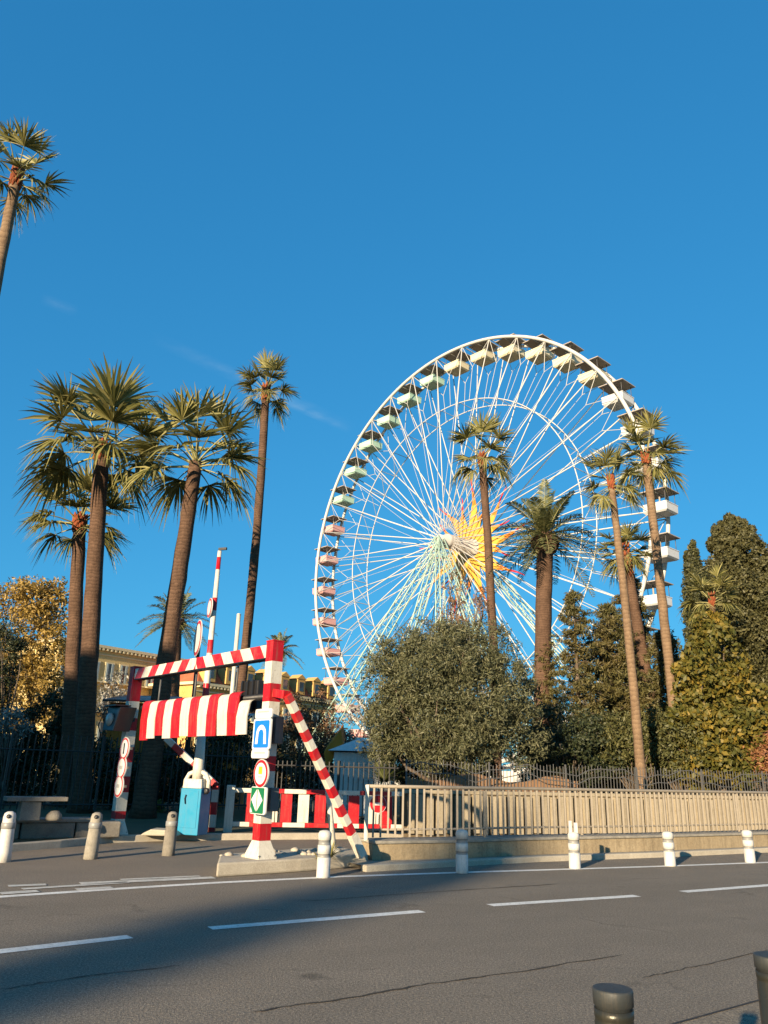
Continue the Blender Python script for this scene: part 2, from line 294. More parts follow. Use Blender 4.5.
# ------------------------------------------------------------------ mesh helpers
class MB:
    def __init__(s): s.v = []; s.f = []; s.mi = []; s.sm = []
    def face(s, idx, mi=0, sm=False): s.f.append(tuple(idx)); s.mi.append(mi); s.sm.append(sm)
    def box(s, c, size, axes=None, mi=0, taper=1.0):
        c = Vector(c); ax = axes or (Vector((1, 0, 0)), Vector((0, 1, 0)), Vector((0, 0, 1)))
        b = len(s.v)
        for k in (-1, 1):
            t = taper if k > 0 else 1.0
            for i, j in ((-1, -1), (1, -1), (1, 1), (-1, 1)):
                s.v.append(c + ax[0] * (i * size[0] / 2 * t) + ax[1] * (j * size[1] / 2 * t) + ax[2] * (k * size[2] / 2))
        for q in ((3, 2, 1, 0), (4, 5, 6, 7), (0, 1, 5, 4), (1, 2, 6, 5), (2, 3, 7, 6), (3, 0, 4, 7)): s.face([b + x for x in q], mi)
        return s
    def tube(s, pts, rad, n=8, mi=0, caps=True, smooth=True, rot=0.0, ref=None):
        pts = [Vector(p) for p in pts]
        if isinstance(rad, (int, float)): rad = [rad] * len(pts)
        b = len(s.v); prev = None
        for i, p in enumerate(pts):
            t = (pts[min(i + 1, len(pts) - 1)] - pts[max(i - 1, 0)])
            t = t.normalized() if t.length > 1e-9 else Vector((0, 0, 1))
            if prev is None:
                u = (ref or (Vector((0, 0, 1)) if abs(t.z) < 0.9 else Vector((1, 0, 0)))).cross(t).normalized()
            else: u = (prev - t * prev.dot(t)).normalized()
            prev = u; w = t.cross(u)
            for k in range(n):
                a = 2 * math.pi * k / n + rot
                s.v.append(p + (u * math.cos(a) + w * math.sin(a)) * rad[i])
        for i in range(len(pts) - 1):
            for k in range(n):
                a, c = b + i * n + k, b + i * n + (k + 1) % n
                s.face((a, c, c + n, a + n), mi, smooth)
        if caps:
            s.face([b + k for k in range(n)][::-1], mi); e = b + (len(pts) - 1) * n; s.face([e + k for k in range(n)], mi)
        return s
    def lathe(s, c, prof, n=20, mi=0, axis=None, smooth=True):
        """prof: (radius, height) pairs"""
        c = Vector(c); ax = axis or Vector((0, 0, 1)); u = (Vector((0, 1, 0)) if abs(ax.y) < 0.9 else Vector((1, 0, 0))).cross(ax).normalized(); w = ax.cross(u)
        b = len(s.v)
        for r, h in prof:
            for k in range(n):
                a = 2 * math.pi * k / n; s.v.append(c + ax * h + (u * math.cos(a) + w * math.sin(a)) * max(r, 1e-4))
        for i in range(len(prof) - 1):
            m = mi if isinstance(mi, int) else mi[i]
            for k in range(n):
                a, d = b + i * n + k, b + i * n + (k + 1) % n; s.face((a, d, d + n, a + n), m, smooth)
        m = mi if isinstance(mi, int) else mi[-1]
        s.face([b + k for k in range(n)][::-1], mi if isinstance(mi, int) else mi[0]); e = b + (len(prof) - 1) * n; s.face([e + k for k in range(n)], m)
        return s
    def prism(s, poly, off, mi=0):
        """closed polygon (3D points) extruded by the vector off"""
        b = len(s.v); n = len(poly); off = Vector(off)
        s.v += [Vector(p) for p in poly]; s.v += [Vector(p) + off for p in poly]
        s.face(range(b, b + n), mi); s.face(range(b + 2 * n - 1, b + n - 1, -1), mi)
        for k in range(n): s.face((b + (k + 1) % n, b + k, b + n + k, b + n + (k + 1) % n), mi)
        return s
    def poly(s, pts, mi=0): b = len(s.v); s.v += [Vector(p) for p in pts]; s.face(range(b, b + len(pts)), mi); return s
    def build(s, name, mats, parent=None, bevel=0.0, recalc=True):
        off = parent_world(parent)
        me = bpy.data.meshes.new(name)
        me.from_pydata([tuple(v - off) for v in s.v], [], s.f)
        for m in (mats if isinstance(mats, (list, tuple)) else [mats]): me.materials.append(m)
        me.polygons.foreach_set('material_index', s.mi); me.polygons.foreach_set('use_smooth', s.sm)
        if recalc:
            import bmesh
            bm = bmesh.new(); bm.from_mesh(me); bmesh.ops.recalc_face_normals(bm, faces=bm.faces); bm.to_mesh(me); bm.free()
        me.update()
        o = bpy.data.objects.new(name, me); COL.objects.link(o)
        if parent: o.parent = parent
        if bevel:
            bv = o.modifiers.new('bevel', 'BEVEL'); bv.width = bevel; bv.segments = 2; bv.limit_method = 'ANGLE'
        return o
def parent_world(p):
    v = Vector((0, 0, 0))
    while p: v = v + p.location; p = p.parent
    return v
def thing(name, loc, label, cat, group=None):
    o = bpy.data.objects.new(name, None); COL.objects.link(o); o.location = Vector(loc); o.empty_display_size = 0.2
    return tag(o, label, cat, group)
def tag(o, label=None, cat=None, group=None, kind=None):
    if label: o['label'] = label
    if cat: o['category'] = cat
    if group: o['group'] = group
    if kind: o['kind'] = kind
    return o
def rebase(o, loc):
    """move a single mesh thing's origin to its base"""
    loc = Vector(loc); o.data.transform(Matrix.Translation(-loc)); o.location = loc; return o
def copy_tree(o, loc=None, rotz=0.0, parent=None):
    c = o.copy(); COL.objects.link(c)
    if parent: c.parent = parent; c.matrix_parent_inverse = o.matrix_parent_inverse
    if loc is not None: c.location = Vector(loc); c.rotation_euler = (0, 0, rotz)
    for ch in o.children: copy_tree(ch, parent=c)
    return c
def nparr(name, verts, quads, mat, parent=None, off=None, smooth=False):
    """big meshes straight from numpy arrays (all quads)"""
    o3 = np.array(parent_world(parent)) if off is None else np.array(off)
    verts = np.asarray(verts, np.float32) - o3.astype(np.float32); quads = np.asarray(quads, np.int32)
    me = bpy.data.meshes.new(name); me.vertices.add(len(verts)); me.vertices.foreach_set('co', verts.ravel())
    me.loops.add(quads.size); me.loops.foreach_set('vertex_index', quads.ravel())
    me.polygons.add(len(quads)); me.polygons.foreach_set('loop_start', np.arange(0, quads.size, 4, dtype=np.int32))
    me.materials.append(mat); me.update(calc_edges=True); me.validate()
    o = bpy.data.objects.new(name, me); COL.objects.link(o)
    if parent: o.parent = parent
    return o
Z = Vector((0, 0, 1))

# ------------------------------------------------------------------ foliage generators
def unit(a): return a / np.maximum(np.linalg.norm(a, axis=-1, keepdims=True), 1e-9)
def leaves(rng, centers, normals, L, Wd, jitter=0.8, droop=0.0):
    """one diamond leaf per centre; returns vertices, quads"""
    n = len(centers)
    nr = unit(normals + rng.normal(size=(n, 3)) * jitter)
    t = unit(np.cross(nr, rng.normal(size=(n, 3)))); t[:, 2] -= droop; t = unit(t)
    b = unit(np.cross(nr, t))
    l = (L * rng.uniform(0.45, 1.55, n))[:, None]; w = (Wd * rng.uniform(0.7, 1.25, n))[:, None]
    v = np.stack([centers - t * l * .5, centers + b * w * .5 + t * l * .05, centers + t * l * .5, centers - b * w * .5 + t * l * .05], 1)
    return v.reshape(-1, 3), np.arange(4 * n).reshape(-1, 4)
def clump_cloud(rng, cen, rad, per, L, Wd, jitter=0.8, droop=0.0, shell=0.5, flat=0.85):
    """leaves spread through many small clumps"""
    cen = np.asarray(cen, float); rad = np.asarray(rad, float); k = len(cen)
    d = unit(rng.normal(size=(k, per, 3)))
    r = (shell + (1 - shell) * rng.random((k, per)) ** 0.6)
    d2 = d.copy(); d2[..., 2] *= flat
    pos = cen[:, None, :] + d2 * (r * rad[:, None])[..., None]
    return leaves(rng, pos.reshape(-1, 3), d.reshape(-1, 3), L, Wd, jitter, droop)
def merge(parts):
    vs, qs, o = [], [], 0
    for v, q in parts: vs.append(v); qs.append(q + o); o += len(v)
    return np.concatenate(vs), np.concatenate(qs)
def lump(rng, d, seed):
    """uneven outline factor for a direction"""
    s = np.random.default_rng(seed); f = np.zeros(len(d))
    for _ in range(7):
        ax = unit(s.normal(size=3)); k = s.uniform(2, 6); f += np.sin(d @ ax * k + s.uniform(0, 6)) * s.uniform(.3, 1)
    return f / 4

def limbs(mb, base, ends, r0, rng, hub=0.45):
    base = Vector(base)
    for e in ends:
        e = Vector(e); m = base.lerp(e, 0.5) + Vector(rng.normal(size=3)) * (e - base).length * 0.07 + Z * (e - base).length * 0.05
        mb.tube([base, m, e], [r0, r0 * .6, r0 * .18], 6)

def broad_tree(name, loc, blobs, seed, leaf, label, cat, L=.1, Wd=.05, nclump=260, per=70, rc=(.25, .5), trunk_r=.12, fork=.3, droop=0.2, shell=0.35, group=None, tw=True, trunk_lean=(0, 0)):
    """blobs: (centre, radii) of the crown's masses"""
    rng = np.random.default_rng(seed); loc = Vector(loc)
    t = thing(name, loc, label, cat, group)
    vol = np.array([b[1][0] * b[1][1] * b[1][2] for b in blobs]) ** 0.75; vol = vol / vol.sum()
    cen, rad = [], []
    for i, (c, rr) in enumerate(blobs):
        k = max(4, int(nclump * vol[i])); d = unit(rng.normal(size=(k, 3)))
        q = (0.45 + 0.55 * rng.random(k) ** 0.45) * (1 + 0.16 * lump(rng, d, seed + i))
        cen.append(np.array(c) + d * q[:, None] * np.array(rr)); rad.append(rng.uniform(rc[0], rc[1], k))
    cen = np.concatenate(cen); rad = np.concatenate(rad)
    v, q = clump_cloud(rng, cen, rad, per, L, Wd, 0.9, droop, shell)
    nparr('crown', v, q, leaf, t)
    mb = MB(); top = Vector(blobs[0][0]); fk = loc.lerp(Vector((loc.x * .6 + top.x * .4, loc.y * .6 + top.y * .4, top.z)), fork)
    fk.x = loc.x + (top.x - loc.x) * fork; fk.y = loc.y + (top.y - loc.y) * fork
    mb.tube([loc - Z * .1, loc.lerp(fk, .5) + Vector((.05, 0, 0)), fk], [trunk_r * 1.3, trunk_r, trunk_r * .85], 9)
    ends = [Vector(c) for c, r in blobs] + [Vector(p) for p in cen[rng.choice(len(cen), min(26, len(cen)), replace=False)]]
    limbs(mb, fk, ends, trunk_r * .5, rng)
    mb.build('trunk', M['wood'], t, recalc=False)
    return t

def column_tree(name, loc, height, prof, seed, leaf, label, cat, nclump=420, rc=(.22, .5), per=90, L=.09, Wd=.05, group=None, lean=(0, 0), up=0.0, flat=1.2, rough=.22):
    """cypress or creeper-clad column: prof(h in 0..1) -> radius"""
    rng = np.random.default_rng(seed); loc = Vector(loc); t = thing(name, loc, label, cat, group)
    hs = np.linspace(0.02, 0.99, 60); rs = np.array([prof(h) for h in hs]); cdf = np.cumsum(rs + .08); cdf /= cdf[-1]
    h = np.interp(rng.random(nclump), cdf, hs); a = rng.uniform(0, 2 * np.pi, nclump)
    r = np.array([prof(x) for x in h]); d = np.stack([np.cos(a), np.sin(a), h * height * .35], 1)
    lr = 1 + rough * lump(rng, np.stack([np.cos(a) * 1.2, np.sin(a) * 1.2, h * 2.6], 1), seed)
    q = r * (0.62 + .38 * rng.random(nclump) ** .4) * lr
    cen = np.stack([loc.x + np.cos(a) * q + lean[0] * h, loc.y + np.sin(a) * q + lean[1] * h, loc.z + h * height], 1)
    rad = rng.uniform(rc[0], rc[1], nclump) * np.clip(r / r.max() * 1.3, .35, 1)
    ki = int(nclump * .5); hi = np.interp(rng.random(ki), cdf, hs); ai = rng.uniform(0, 2 * np.pi, ki); qi = np.array([prof(x) for x in hi]) * rng.uniform(.15, .58, ki)
    ci = np.stack([loc.x + np.cos(ai) * qi + lean[0] * hi, loc.y + np.sin(ai) * qi + lean[1] * hi, loc.z + hi * height * .985], 1)
    v, qd = merge([clump_cloud(rng, cen, rad, per, L, Wd, 0.7, -up, 0.55, flat), clump_cloud(rng, ci, np.full(ki, rc[1]) * np.clip(qi / r.max() * 3, .3, 1), per // 2, L * 1.3, Wd * 1.4, .9, 0, .2, flat)])
    nparr('crown', v, qd, leaf, t)
    mb = MB(); mb.tube([loc - Z * .1, loc + Vector((lean[0] * .5, lean[1] * .5, height * .5)), loc + Vector((lean[0], lean[1], height * .93))], [.2, .12, .02], 8)
    mb.build('trunk', M['wood'], t, recalc=False); return t

def cedar(name, loc, height, radius, seed, label, leaf='cedar', dens=1.0, group=None, lean=(0, 0), sparse_top=True, z0=.08):
    rng = np.random.default_rng(seed); loc = Vector(loc); t = thing(name, loc, label, 'tree', group)
    mb = MB(); cen, rad = [], []
    axis = lambda h: loc + Vector((lean[0] * h, lean[1] * h, height * h))
    mb.tube([loc - Z * .1, axis(.35), axis(.7), axis(1)], [.2, .14, .07, .012], 8)
    nb = int(height * 22 * dens)
    for i in range(nb):
        h = z0 + (1 - z0) * (i + rng.random()) / nb; a = rng.uniform(0, 2 * math.pi)
        rr = radius * (1 - h) ** .62 * rng.uniform(.5, 1.18) * (0.75 + 0.25 * math.sin(a * 2 + h * 9)) + .12
        b = axis(h); dx = Vector((math.cos(a), math.sin(a), 0))
        pts = [b, b + dx * rr * .5 + Z * rr * .10, b + dx * rr - Z * rr * rng.uniform(.0, .16)]
        mb.tube(pts, [.045 * (1 - h) + .012, .02, .006], 5, caps=False)
        m = max(3, int(rr * 6 * dens))
        for j in range(m):
            s = (j + rng.random()) / m; s = .18 + .82 * s
            p = pts[0].lerp(pts[1], s * 2) if s < .5 else pts[1].lerp(pts[2], s * 2 - 1)
            w = (1.05 - s) * rr * .34 + .08; off = rng.normal(size=3) * np.array([w, w, .07]); off[2] -= abs(rng.normal()) * .10
            cen.append((p.x + off[0], p.y + off[1], p.z + off[2])); rad.append(rng.uniform(.12, .30))
    v, q = clump_cloud(rng, cen, rad, 30, .19, .045, .9, .35, .2, .6)
    nparr('crown', v, q, M[leaf], t)
    mb.build('trunk', M['wood'], t, recalc=False); return t

def fan_fronds(rng, top, n, Lp, Lb, upmin=-.55, upmax=1.35, thick=1.0):
    """Washingtonia crown: petioles, and pleated fans whose leaflet tips hang"""
    tv, tq, k = [], [], 0; pet = MB(); top = np.array(top)
    def strip(p, wv):
        nonlocal k
        for i in range(len(p)): tv.append(p[i] + wv[i]); tv.append(p[i] - wv[i])
        for i in range(len(p) - 1): tq.append((k + 2 * i, k + 2 * i + 1, k + 2 * i + 3, k + 2 * i + 2))
        k += 2 * len(p)
    for f in range(n):
        u = (f + .5) / n; el = upmax + (upmin - upmax) * u ** .85 + rng.normal() * .10; az = f * 2.39996 + rng.normal() * .25
        d = np.array([math.cos(az) * math.cos(el), math.sin(az) * math.cos(el), math.sin(el)])
        fk = .6 + .4 * max(0, min(1, (el + .1) / 1.1)); lp = Lp * rng.uniform(.8, 1.15) * fk
        g = np.array([0, 0, -1.0]); sag = .16 * math.cos(el) + .03
        p0 = top + np.array([0, 0, -.25 * u]); pts = [p0 + d * lp * s + g * lp * sag * s * s for s in (0, .35, .7, 1.0)]
        pet.tube([Vector(x) for x in pts], [.035 * thick, .026 * thick, .02 * thick, .014 * thick], 5, caps=False)
        e = unit(pts[3] - pts[2]); side = unit(np.cross(e, np.array([0, 0, 1.0])) + rng.normal(size=3) * .12); nrm = unit(np.cross(side, e))
        if nrm[2] < 0: nrm = -nrm
        nl = int(32 * (0.9 + .2 * rng.random())); lb = Lb * rng.uniform(.85, 1.12) * (.4 + .6 * fk)
        old = u > .62
        for i in range(nl):
            a = (i / (nl - 1) * 2 - 1) * 1.62
            dd = unit(e * math.cos(a) + side * math.sin(a) + nrm * (.12 * (i % 2) + .34 * abs(math.sin(a)) - .10) + rng.normal(size=3) * .05)
            ll = lb * (.62 + .38 * math.cos(a * .55)) * rng.uniform(.85, 1.1)
            hang = (.62 if old else .26) * rng.uniform(.5, 1.6) * (1 - .5 * max(0, e[2]))
            ss = (0, .38, .68, 1.0)
            p = [pts[3] + dd * ll * s * (1 - .12 * s * hang) + g * ll * hang * s ** 2.2 for s in ss]
            wd = unit(np.cross(dd, nrm) * .9 + nrm * (.5 if i % 2 else -.5)) * ll
            strip(p, [wd * w for w in (.011, .034, .022, .002)])
    return (np.array(tv), np.array(tq)), pet

def feather_fronds(rng, top, n, Lf, upmin=-.35, upmax=1.4, dense=34):
    tv, tq, k = [], [], 0; pet = MB(); top = np.array(top)
    for f in range(n):
        u = (f + .5) / n; el = upmax + (upmin - upmax) * u ** .9 + rng.normal() * .08; az = f * 2.39996 + rng.normal() * .2
        d = np.array([math.cos(az) * math.cos(el), math.sin(az) * math.cos(el), math.sin(el)])
        L = Lf * rng.uniform(.82, 1.1); g = np.array([0, 0, -1.0]); sag = .42 * math.cos(el) ** 1.2 + .06
        S = np.linspace(0, 1, 8); pts = [top + d * L * s + g * L * sag * s ** 2.2 for s in S]
        pet.tube([Vector(x) for x in pts], list(np.linspace(.035, .006, 8)), 5, caps=False)
        for i in range(dense):
            s = .14 + .86 * i / (dense - 1); x = s * 7; j = min(6, int(x)); fr = x - j
            p = pts[j] * (1 - fr) + pts[j + 1] * fr; t = unit(pts[j + 1] - pts[j])
            sd = np.cross(t, np.array([0, 0, 1.0])); sd = unit(sd) if np.linalg.norm(sd) > .05 else np.array([1.0, 0, 0]); up = unit(np.cross(sd, t))
            ll = L * .21 * (math.sin(math.pi * min(1, s * .82 + .16)) ** .6) * rng.uniform(.85, 1.1)
            for sg in (-1, 1):
                dd = unit(sd * sg * .85 + t * .62 + up * (.30 + .15 * rng.normal()))
                q = [p, p + dd * ll * .55, p + dd * ll + g * ll * .20]
                w = unit(np.cross(dd, up)) * .016 * (L / 2.2 + .4)
                for m, ww in zip(q, (.5, 1.0, .1)): tv.append(m + w * ww); tv.append(m - w * ww)
                for m in range(2): tq.append((k + 2 * m, k + 2 * m + 1, k + 2 * m + 3, k + 2 * m + 2))
                k += 6
    return (np.array(tv), np.array(tq)), pet

def palm(kind, top, base, r0, r1, crown, seed, label, group=None, n=30, bark='bark', boot=.55, wob=.12, bend=(0, 0), leafkey=None, upmin=None):
    """top and base are world points; crown is the frond reach"""
    rng = np.random.default_rng(seed); top = Vector(top); base = Vector(base)
    t = thing(kind, base, label, 'palm tree', group)
    N = 26; pts, rad = [], []
    for i in range(N):
        s = i / (N - 1); p = base.lerp(top, s); k = math.sin(math.pi * s)
        p = p + Vector((bend[0] * k, bend[1] * k, 0)) + Vector((rng.normal(), rng.normal(), 0)) * wob * .06
        pts.append(p); rad.append((r0 + (r1 - r0) * s ** .8 + r0 * .35 * max(0, 1 - s * 14) ** 2) * rng.uniform(.97, 1.04))
    pts[0] = base - Z * .1; pts[-1] = top
    MB().tube(pts, rad, 14).build('trunk', M[bark], t, recalc=False)
    if kind == 'fan_palm':
        (v, q), pet = fan_fronds(rng, top, n, crown * .58, crown * .48, *( (upmin,) if upmin is not None else ()), thick=max(.7, r1 / .2))
        if boot:
            ax = (pts[-1] - pts[-3]).normalized(); mb = MB()
            for i in range(46):          # stubs of cut leaf stalks clasping the trunk top
                a = i * 2.4; s = -boot * .8 + boot * 1.1 * i / 46; o = Vector((math.cos(a), math.sin(a), 0)) * r1
                p = top + ax * s; mb.tube([p + o * .72, p + o * 1.0 + ax * .12, p + o * 1.10 + ax * .24], [r1 * .40, r1 * .30, r1 * .08], 5)
            mb.build('leaf_base', M['boot'], t, recalc=False)
        lk = leafkey or 'fan'
    else:
        (v, q), pet = feather_fronds(rng, top, n, crown, *((upmin,) if upmin is not None else ()))
        ax = Z; mb = MB()
        if boot:
            for i in range(70):
                a = i * 2.4; s = -boot + boot * 1.2 * i / 70; o = Vector((math.cos(a), math.sin(a), 0)) * r1
                bulge = 1.15 + .45 * math.sin(math.pi * min(1, i / 60))
                p = top + ax * s; mb.tube([p + o * .7, p + o * bulge + ax * .06, p + o * bulge * 1.12 + ax * .2], [r1 * .4, r1 * .3, r1 * .08], 5)
            mb.build('leaf_base', M['bark'], t, recalc=False)
        lk = leafkey or 'feather'
    cr = nparr('crown', v, q, M[lk], t)
    pt = pet.build('leaf_stalks', M['petiole'], cr, recalc=False)
    tag(pt, kind='stuff')
    return t

# ------------------------------------------------------------------ ground, road, kerbs
def ext(pts, a=40.0, b=60.0):
    """carry a polyline on past both ends"""
    p = [Vector(x) for x in pts]; d0 = (p[0] - p[1]).normalized(); d1 = (p[-1] - p[-2]).normalized()
    return [p[0] + d0 * a] + p + [p[-1] + d1 * b]
def lift(p, z): return Vector((p[0], p[1], z))
def side(pts, off):
    """offset polyline in plan, to the left of travel"""
    o = []
    for i, p in enumerate(pts):
        t = (pts[min(i + 1, len(pts) - 1)] - pts[max(i - 1, 0)]); t.z = 0; t.normalize()
        o.append(p + Vector((-t.y, t.x, 0)) * off)
    return o
def ribbon(name, a, b, mat, kind='structure'):
    mb = MB(); n = len(a); mb.v = [Vector(x) for x in a] + [Vector(x) for x in b]
    for i in range(n - 1): mb.face((i, i + 1, n + i + 1, n + i))
    o = mb.build(name, mat, None); return tag(o, kind=kind)
def solid_ribbon(name, a, b, z0, z1, mat, bevel=0.02, kind='structure', parent=None):
    mb = MB(); n = len(a)
    for q, z in ((a, z0), (b, z0), (a, z1), (b, z1)): mb.v += [lift(x, z) for x in q]
    for i in range(n - 1):
        A, B, C, D = i, n + i, 2 * n + i, 3 * n + i
        mb.face((C, C + 1, D + 1, D)); mb.face((A, A + 1, C + 1, C)); mb.face((B, D, D + 1, B + 1)); mb.face((A, B, B + 1, A + 1))
    mb.face((0, 2 * n, 3 * n, n)); mb.face((n - 1, 2 * n - 1, 4 * n - 1, 3 * n - 1))
    o = mb.build(name, mat, parent, bevel); return tag(o, kind=kind) if kind else o

KZ = 0.12
tag(MB().poly([(-900, -300, -.05), (900, -300, -.05), (900, 1500, -.05), (-900, 1500, -.05)]).build('ground', M['soil']), kind='structure')
kerbL = [G(0, 853), G(60, 848), G(110, 843), G(165, 841), G(240, 840), G(375, 839)]
kerbR = [G(366, 872), G(470, 866), G(540, 862), G(660, 857.5), G(768, 852.5)]
kL = ext(kerbL, 40, 30); kR = ext(kerbR, .0, 60)[1:]
near0, near1 = G(687, 1022), G(755, 1003); nd = (near1 - near0).normalized()
nearline = [near0 - nd * 40, near0, near1, near1 + nd * 60]
mb = MB(); mb.v = [lift(p, 0) for p in (near0 - nd * 45, near0 + nd * 70, Vector((60, 75, 0)), Vector((-60, 75, 0)))]
mb.face((0, 1, 2, 3)); tag(mb.build('road', M['asphalt']), kind='structure')
# pavement with the viewer on it
nn = Vector((nd.y, -nd.x, 0))
tag(MB().poly([lift(p, .008) for p in (nearline[0], nearline[3], nearline[3] + nn * 14, nearline[0] + nn * 14)]).build('pavement', M['pavement']), kind='structure')
tag(MB().poly([lift(p, .012) for p in (nearline[0] - nn * .012, nearline[3] - nn * .012, nearline[3] + nn * .012, nearline[0] + nn * .012)]).build('pavement_joint', M['iron']), kind='structure')
# far pavement and garden behind the slip road
solid_ribbon('far_kerb', kL, side(kL, .16), -.02, KZ + .02, M['concrete'])
ribbon('far_pavement', [lift(p, KZ + .01) for p in side(kL, .16)], [lift(p, KZ + .01) for p in side(kL, 40)], M['soil'])
# strip between the edge line and the low wall
solid_ribbon('strip_kerb', kR, side(kR, .17), -.02, .10, M['concrete'])
ribbon('wall_strip', [lift(p, .09) for p in side(kR, .17)], [lift(p, .09) for p in side(kR, 1.4)], M['old_concrete'])

def stroke(name, pts, w, mat, z=.004):
    p = [lift(x, z) for x in pts]; return ribbon(name, side(p, -w / 2), side(p, w / 2), mat)
edge = ext([G(0, 897), G(110, 889.5), G(215, 883), G(340, 876.8), G(450, 873), G(560, 869.6), G(660, 866.5), G(768, 862.5)], 30, 50)
stroke('edge_line', edge, .16, M['lane'])
for i, (a, b) in enumerate((((-90, 962), (130, 937)), ((210, 928.5), (422, 911.5)), ((490, 905.5), (637, 896)), ((683, 892), (800, 883)), ((835, 880.3), (930, 874)))):
    stroke('centre_dash', [G(*a), G(*b)], .17, M['lane'])
for a, b, w in (((8, 886.5), (46, 885), .17), ((0, 894), (38, 891.5), .20), ((76, 890), (112, 887.8), .16), ((22, 889.5), (128, 882.8), .14), ((80, 884), (214, 878), .22), ((120, 880), (200, 876.5), .12)):
    stroke('worn_marking', [G(*a), G(*b)], w, M['worn'], .008)

# sealed cracks and a manhole in the near lane
rng = np.random.default_rng(77)
for pts, w in (([(250, 1012), (340, 1000), (430, 984), (520, 972), (624, 955)], .022), ([(300, 902), (420, 893), (560, 884)], .02), ([(640, 978), (700, 966), (770, 950)], .014), ([(0, 990), (90, 976), (180, 966)], .016)):
    q = [G(*p) for p in pts]; f = []
    for a, b in zip(q[:-1], q[1:]):
        for k in range(9): f.append(a.lerp(b, k / 9) + Vector((rng.normal(), rng.normal(), 0)) * .010)
    p = [lift(x, .005) for x in f + [q[-1]]]; ws = np.clip(w * (.5 + rng.random(len(p))), .006, .05); ws[0] = ws[-1] = .004
    sd = side(p, 1.0); ribbon('crack_seal', [x + (y - x) * (-k / 2) for x, y, k in zip(p, sd, ws)], [x + (y - x) * (k / 2) for x, y, k in zip(p, sd, ws)], M['tar'])
# traffic island
il = [G(216, 877.5), G(300, 872), G(368, 866.5)]
ib = [p + Vector((-.55, 1.25, 0)) * (1.0) for p in il]; ib[0] += Vector((.35, 0, 0))
t = thing('traffic_island', il[0], 'low concrete traffic island carrying the right portal post and the striped brace', 'traffic island')
solid_ribbon('kerb', il, ib, 0, .20, M['concrete'], .03, None, t)
rng = np.random.default_rng(5); mb = MB()
for i in range(34):
    a = rng.random(); b = .25 + .6 * rng.random(); p = il[0].lerp(il[2], a * .9).lerp(ib[0].lerp(ib[2], a * .9), b); s = rng.uniform(.03, .09)
    mb.lathe(p + Z * .19, [(s, 0), (s * .9, s * .5), (s * .3, s * .8)], 6)
tag(mb.build('rubble', M['concrete'], t), kind='stuff')

# ------------------------------------------------------------------ striped height portal
BR = G(260, 858, .20); BL = G(116, 834, KZ + .02)
exd = (BL - BR); exd.z = 0; span = exd.length; exd.normalize()
pn = Vector((exd.y, -exd.x, 0))
if pn.y > 0: pn = -pn                     # portal normal, towards the oncoming traffic
AX = (exd, pn, Z)
def PP(x, y, off=0.0): return PL(x, y, BR + pn * off, pn)
zR = PP(276, 638).z; zL = PP(130, 672).z; zT = (zR + zL) / 2
print('portal span', span, 'zR', zR, 'zL', zL)
portal = thing('height_portal', BR.lerp(BL, .5), 'red and white striped steel portal over the slip road with hanging slats', 'height barrier')
def band_post(base, ztop, bands, w, dim=1.0):
    """bands: (z, colour) from the bottom; square post with a flared foot"""
    mb = MB(); z = base.z
    foot = [(w * .5 + .12, 0), (w * .5 + .11, .03), (w * .5 + .002, .26)]
    for (r0, h0), (r1, h1) in zip(foot[:-1], foot[1:]):
        b = len(mb.v)
        for r, h in ((r0, h0), (r1, h1)):
            for i, j in ((-1, -1), (1, -1), (1, 1), (-1, 1)): mb.v.append(base + exd * i * r + pn * j * min(r, w * .5 + .06) + Z * h)
        for k in range(4): mb.face((b + k, b + (k + 1) % 4, b + 4 + (k + 1) % 4, b + 4 + k), 1)
    z = base.z + .26
    for zt, ci in bands:
        mb.box((base.x, base.y, (z + zt) / 2), (w, w, zt - z), AX, ci); z = zt
    return mb
zz = lambda y: PP(266, y).z
mbp = band_post(BR, zT, [(PP(260, 840).z, 1), (PP(261, 823).z, 0), (PP(262, 806).z, 1), (PP(263, 789).z, 0), (PP(264, 771).z, 1), (PP(265, 756).z, 0), (PP(267, 738).z, 1), (PP(268, 722).z, 0), (PP(270, 702).z, 1), (PP(271, 684).z, 0), (PP(273, 662).z, 1), (zT, 0)], .215)
postR = mbp.build('post', [M['red'], M['white']], portal)
zl = lambda y: PL(120, y, BL, pn).z
mbp = band_post(BL, zT, [(zl(819), 1), (zl(811), 0), (zl(792), 1), (zl(776), 0), (zl(762), 1), (zl(747), 0), (zl(731), 1), (zl(719), 0), (zl(703), 1), (zT, 0)], .225)
mbp.build('post', [M['red'], M['white']], portal)
for B_ in (BR, BL):
    for i in (-1, 1):
        for j in (-1, 1): MB().lathe(B_ + exd * i * .20 + pn * j * .145, [(.022, 0), (.022, .05), (.01, .06)], 6).build('anchor_bolt', M['greyiron'], portal)
    MB().box(lift(B_, zT + .012), (.23, .23, .02), AX).build('top_plate', M['red'], portal)
# beam, diagonal bands
c0 = lift(BR, zT - .16) - exd * .15; c1 = lift(BL, zT - .16) + exd * .15
bm_a, bm_b = c0 + exd * .28, c1 - exd * .285; bmid = bm_a.lerp(bm_b, .47)
for qa, qb, sg in ((bm_a, bmid - exd * .001, -1), (bmid + exd * .001, bm_b, 1)):     # the diagonals meet in a chevron near the middle
    mdir = (exd + Z * .75 * sg) / (span / 8.2)
    mb = MB(); mb.box(qa.lerp(qb, .5), ((qb - qa).length, .19, .225), AX)
    mb.build('beam', stripes('beam_stripes', mdir, .5 - (bmid - portal.location).dot(mdir) % 1, (RED, WHT)), portal)
# black strip put in for the dark underside of the beam
MB().box((c0 + exd * .302).lerp(c1 - exd * .302, .5) - Z * .124, (span - .32, .20, .02), AX).build('beam_dark_strip', M['black'], portal)
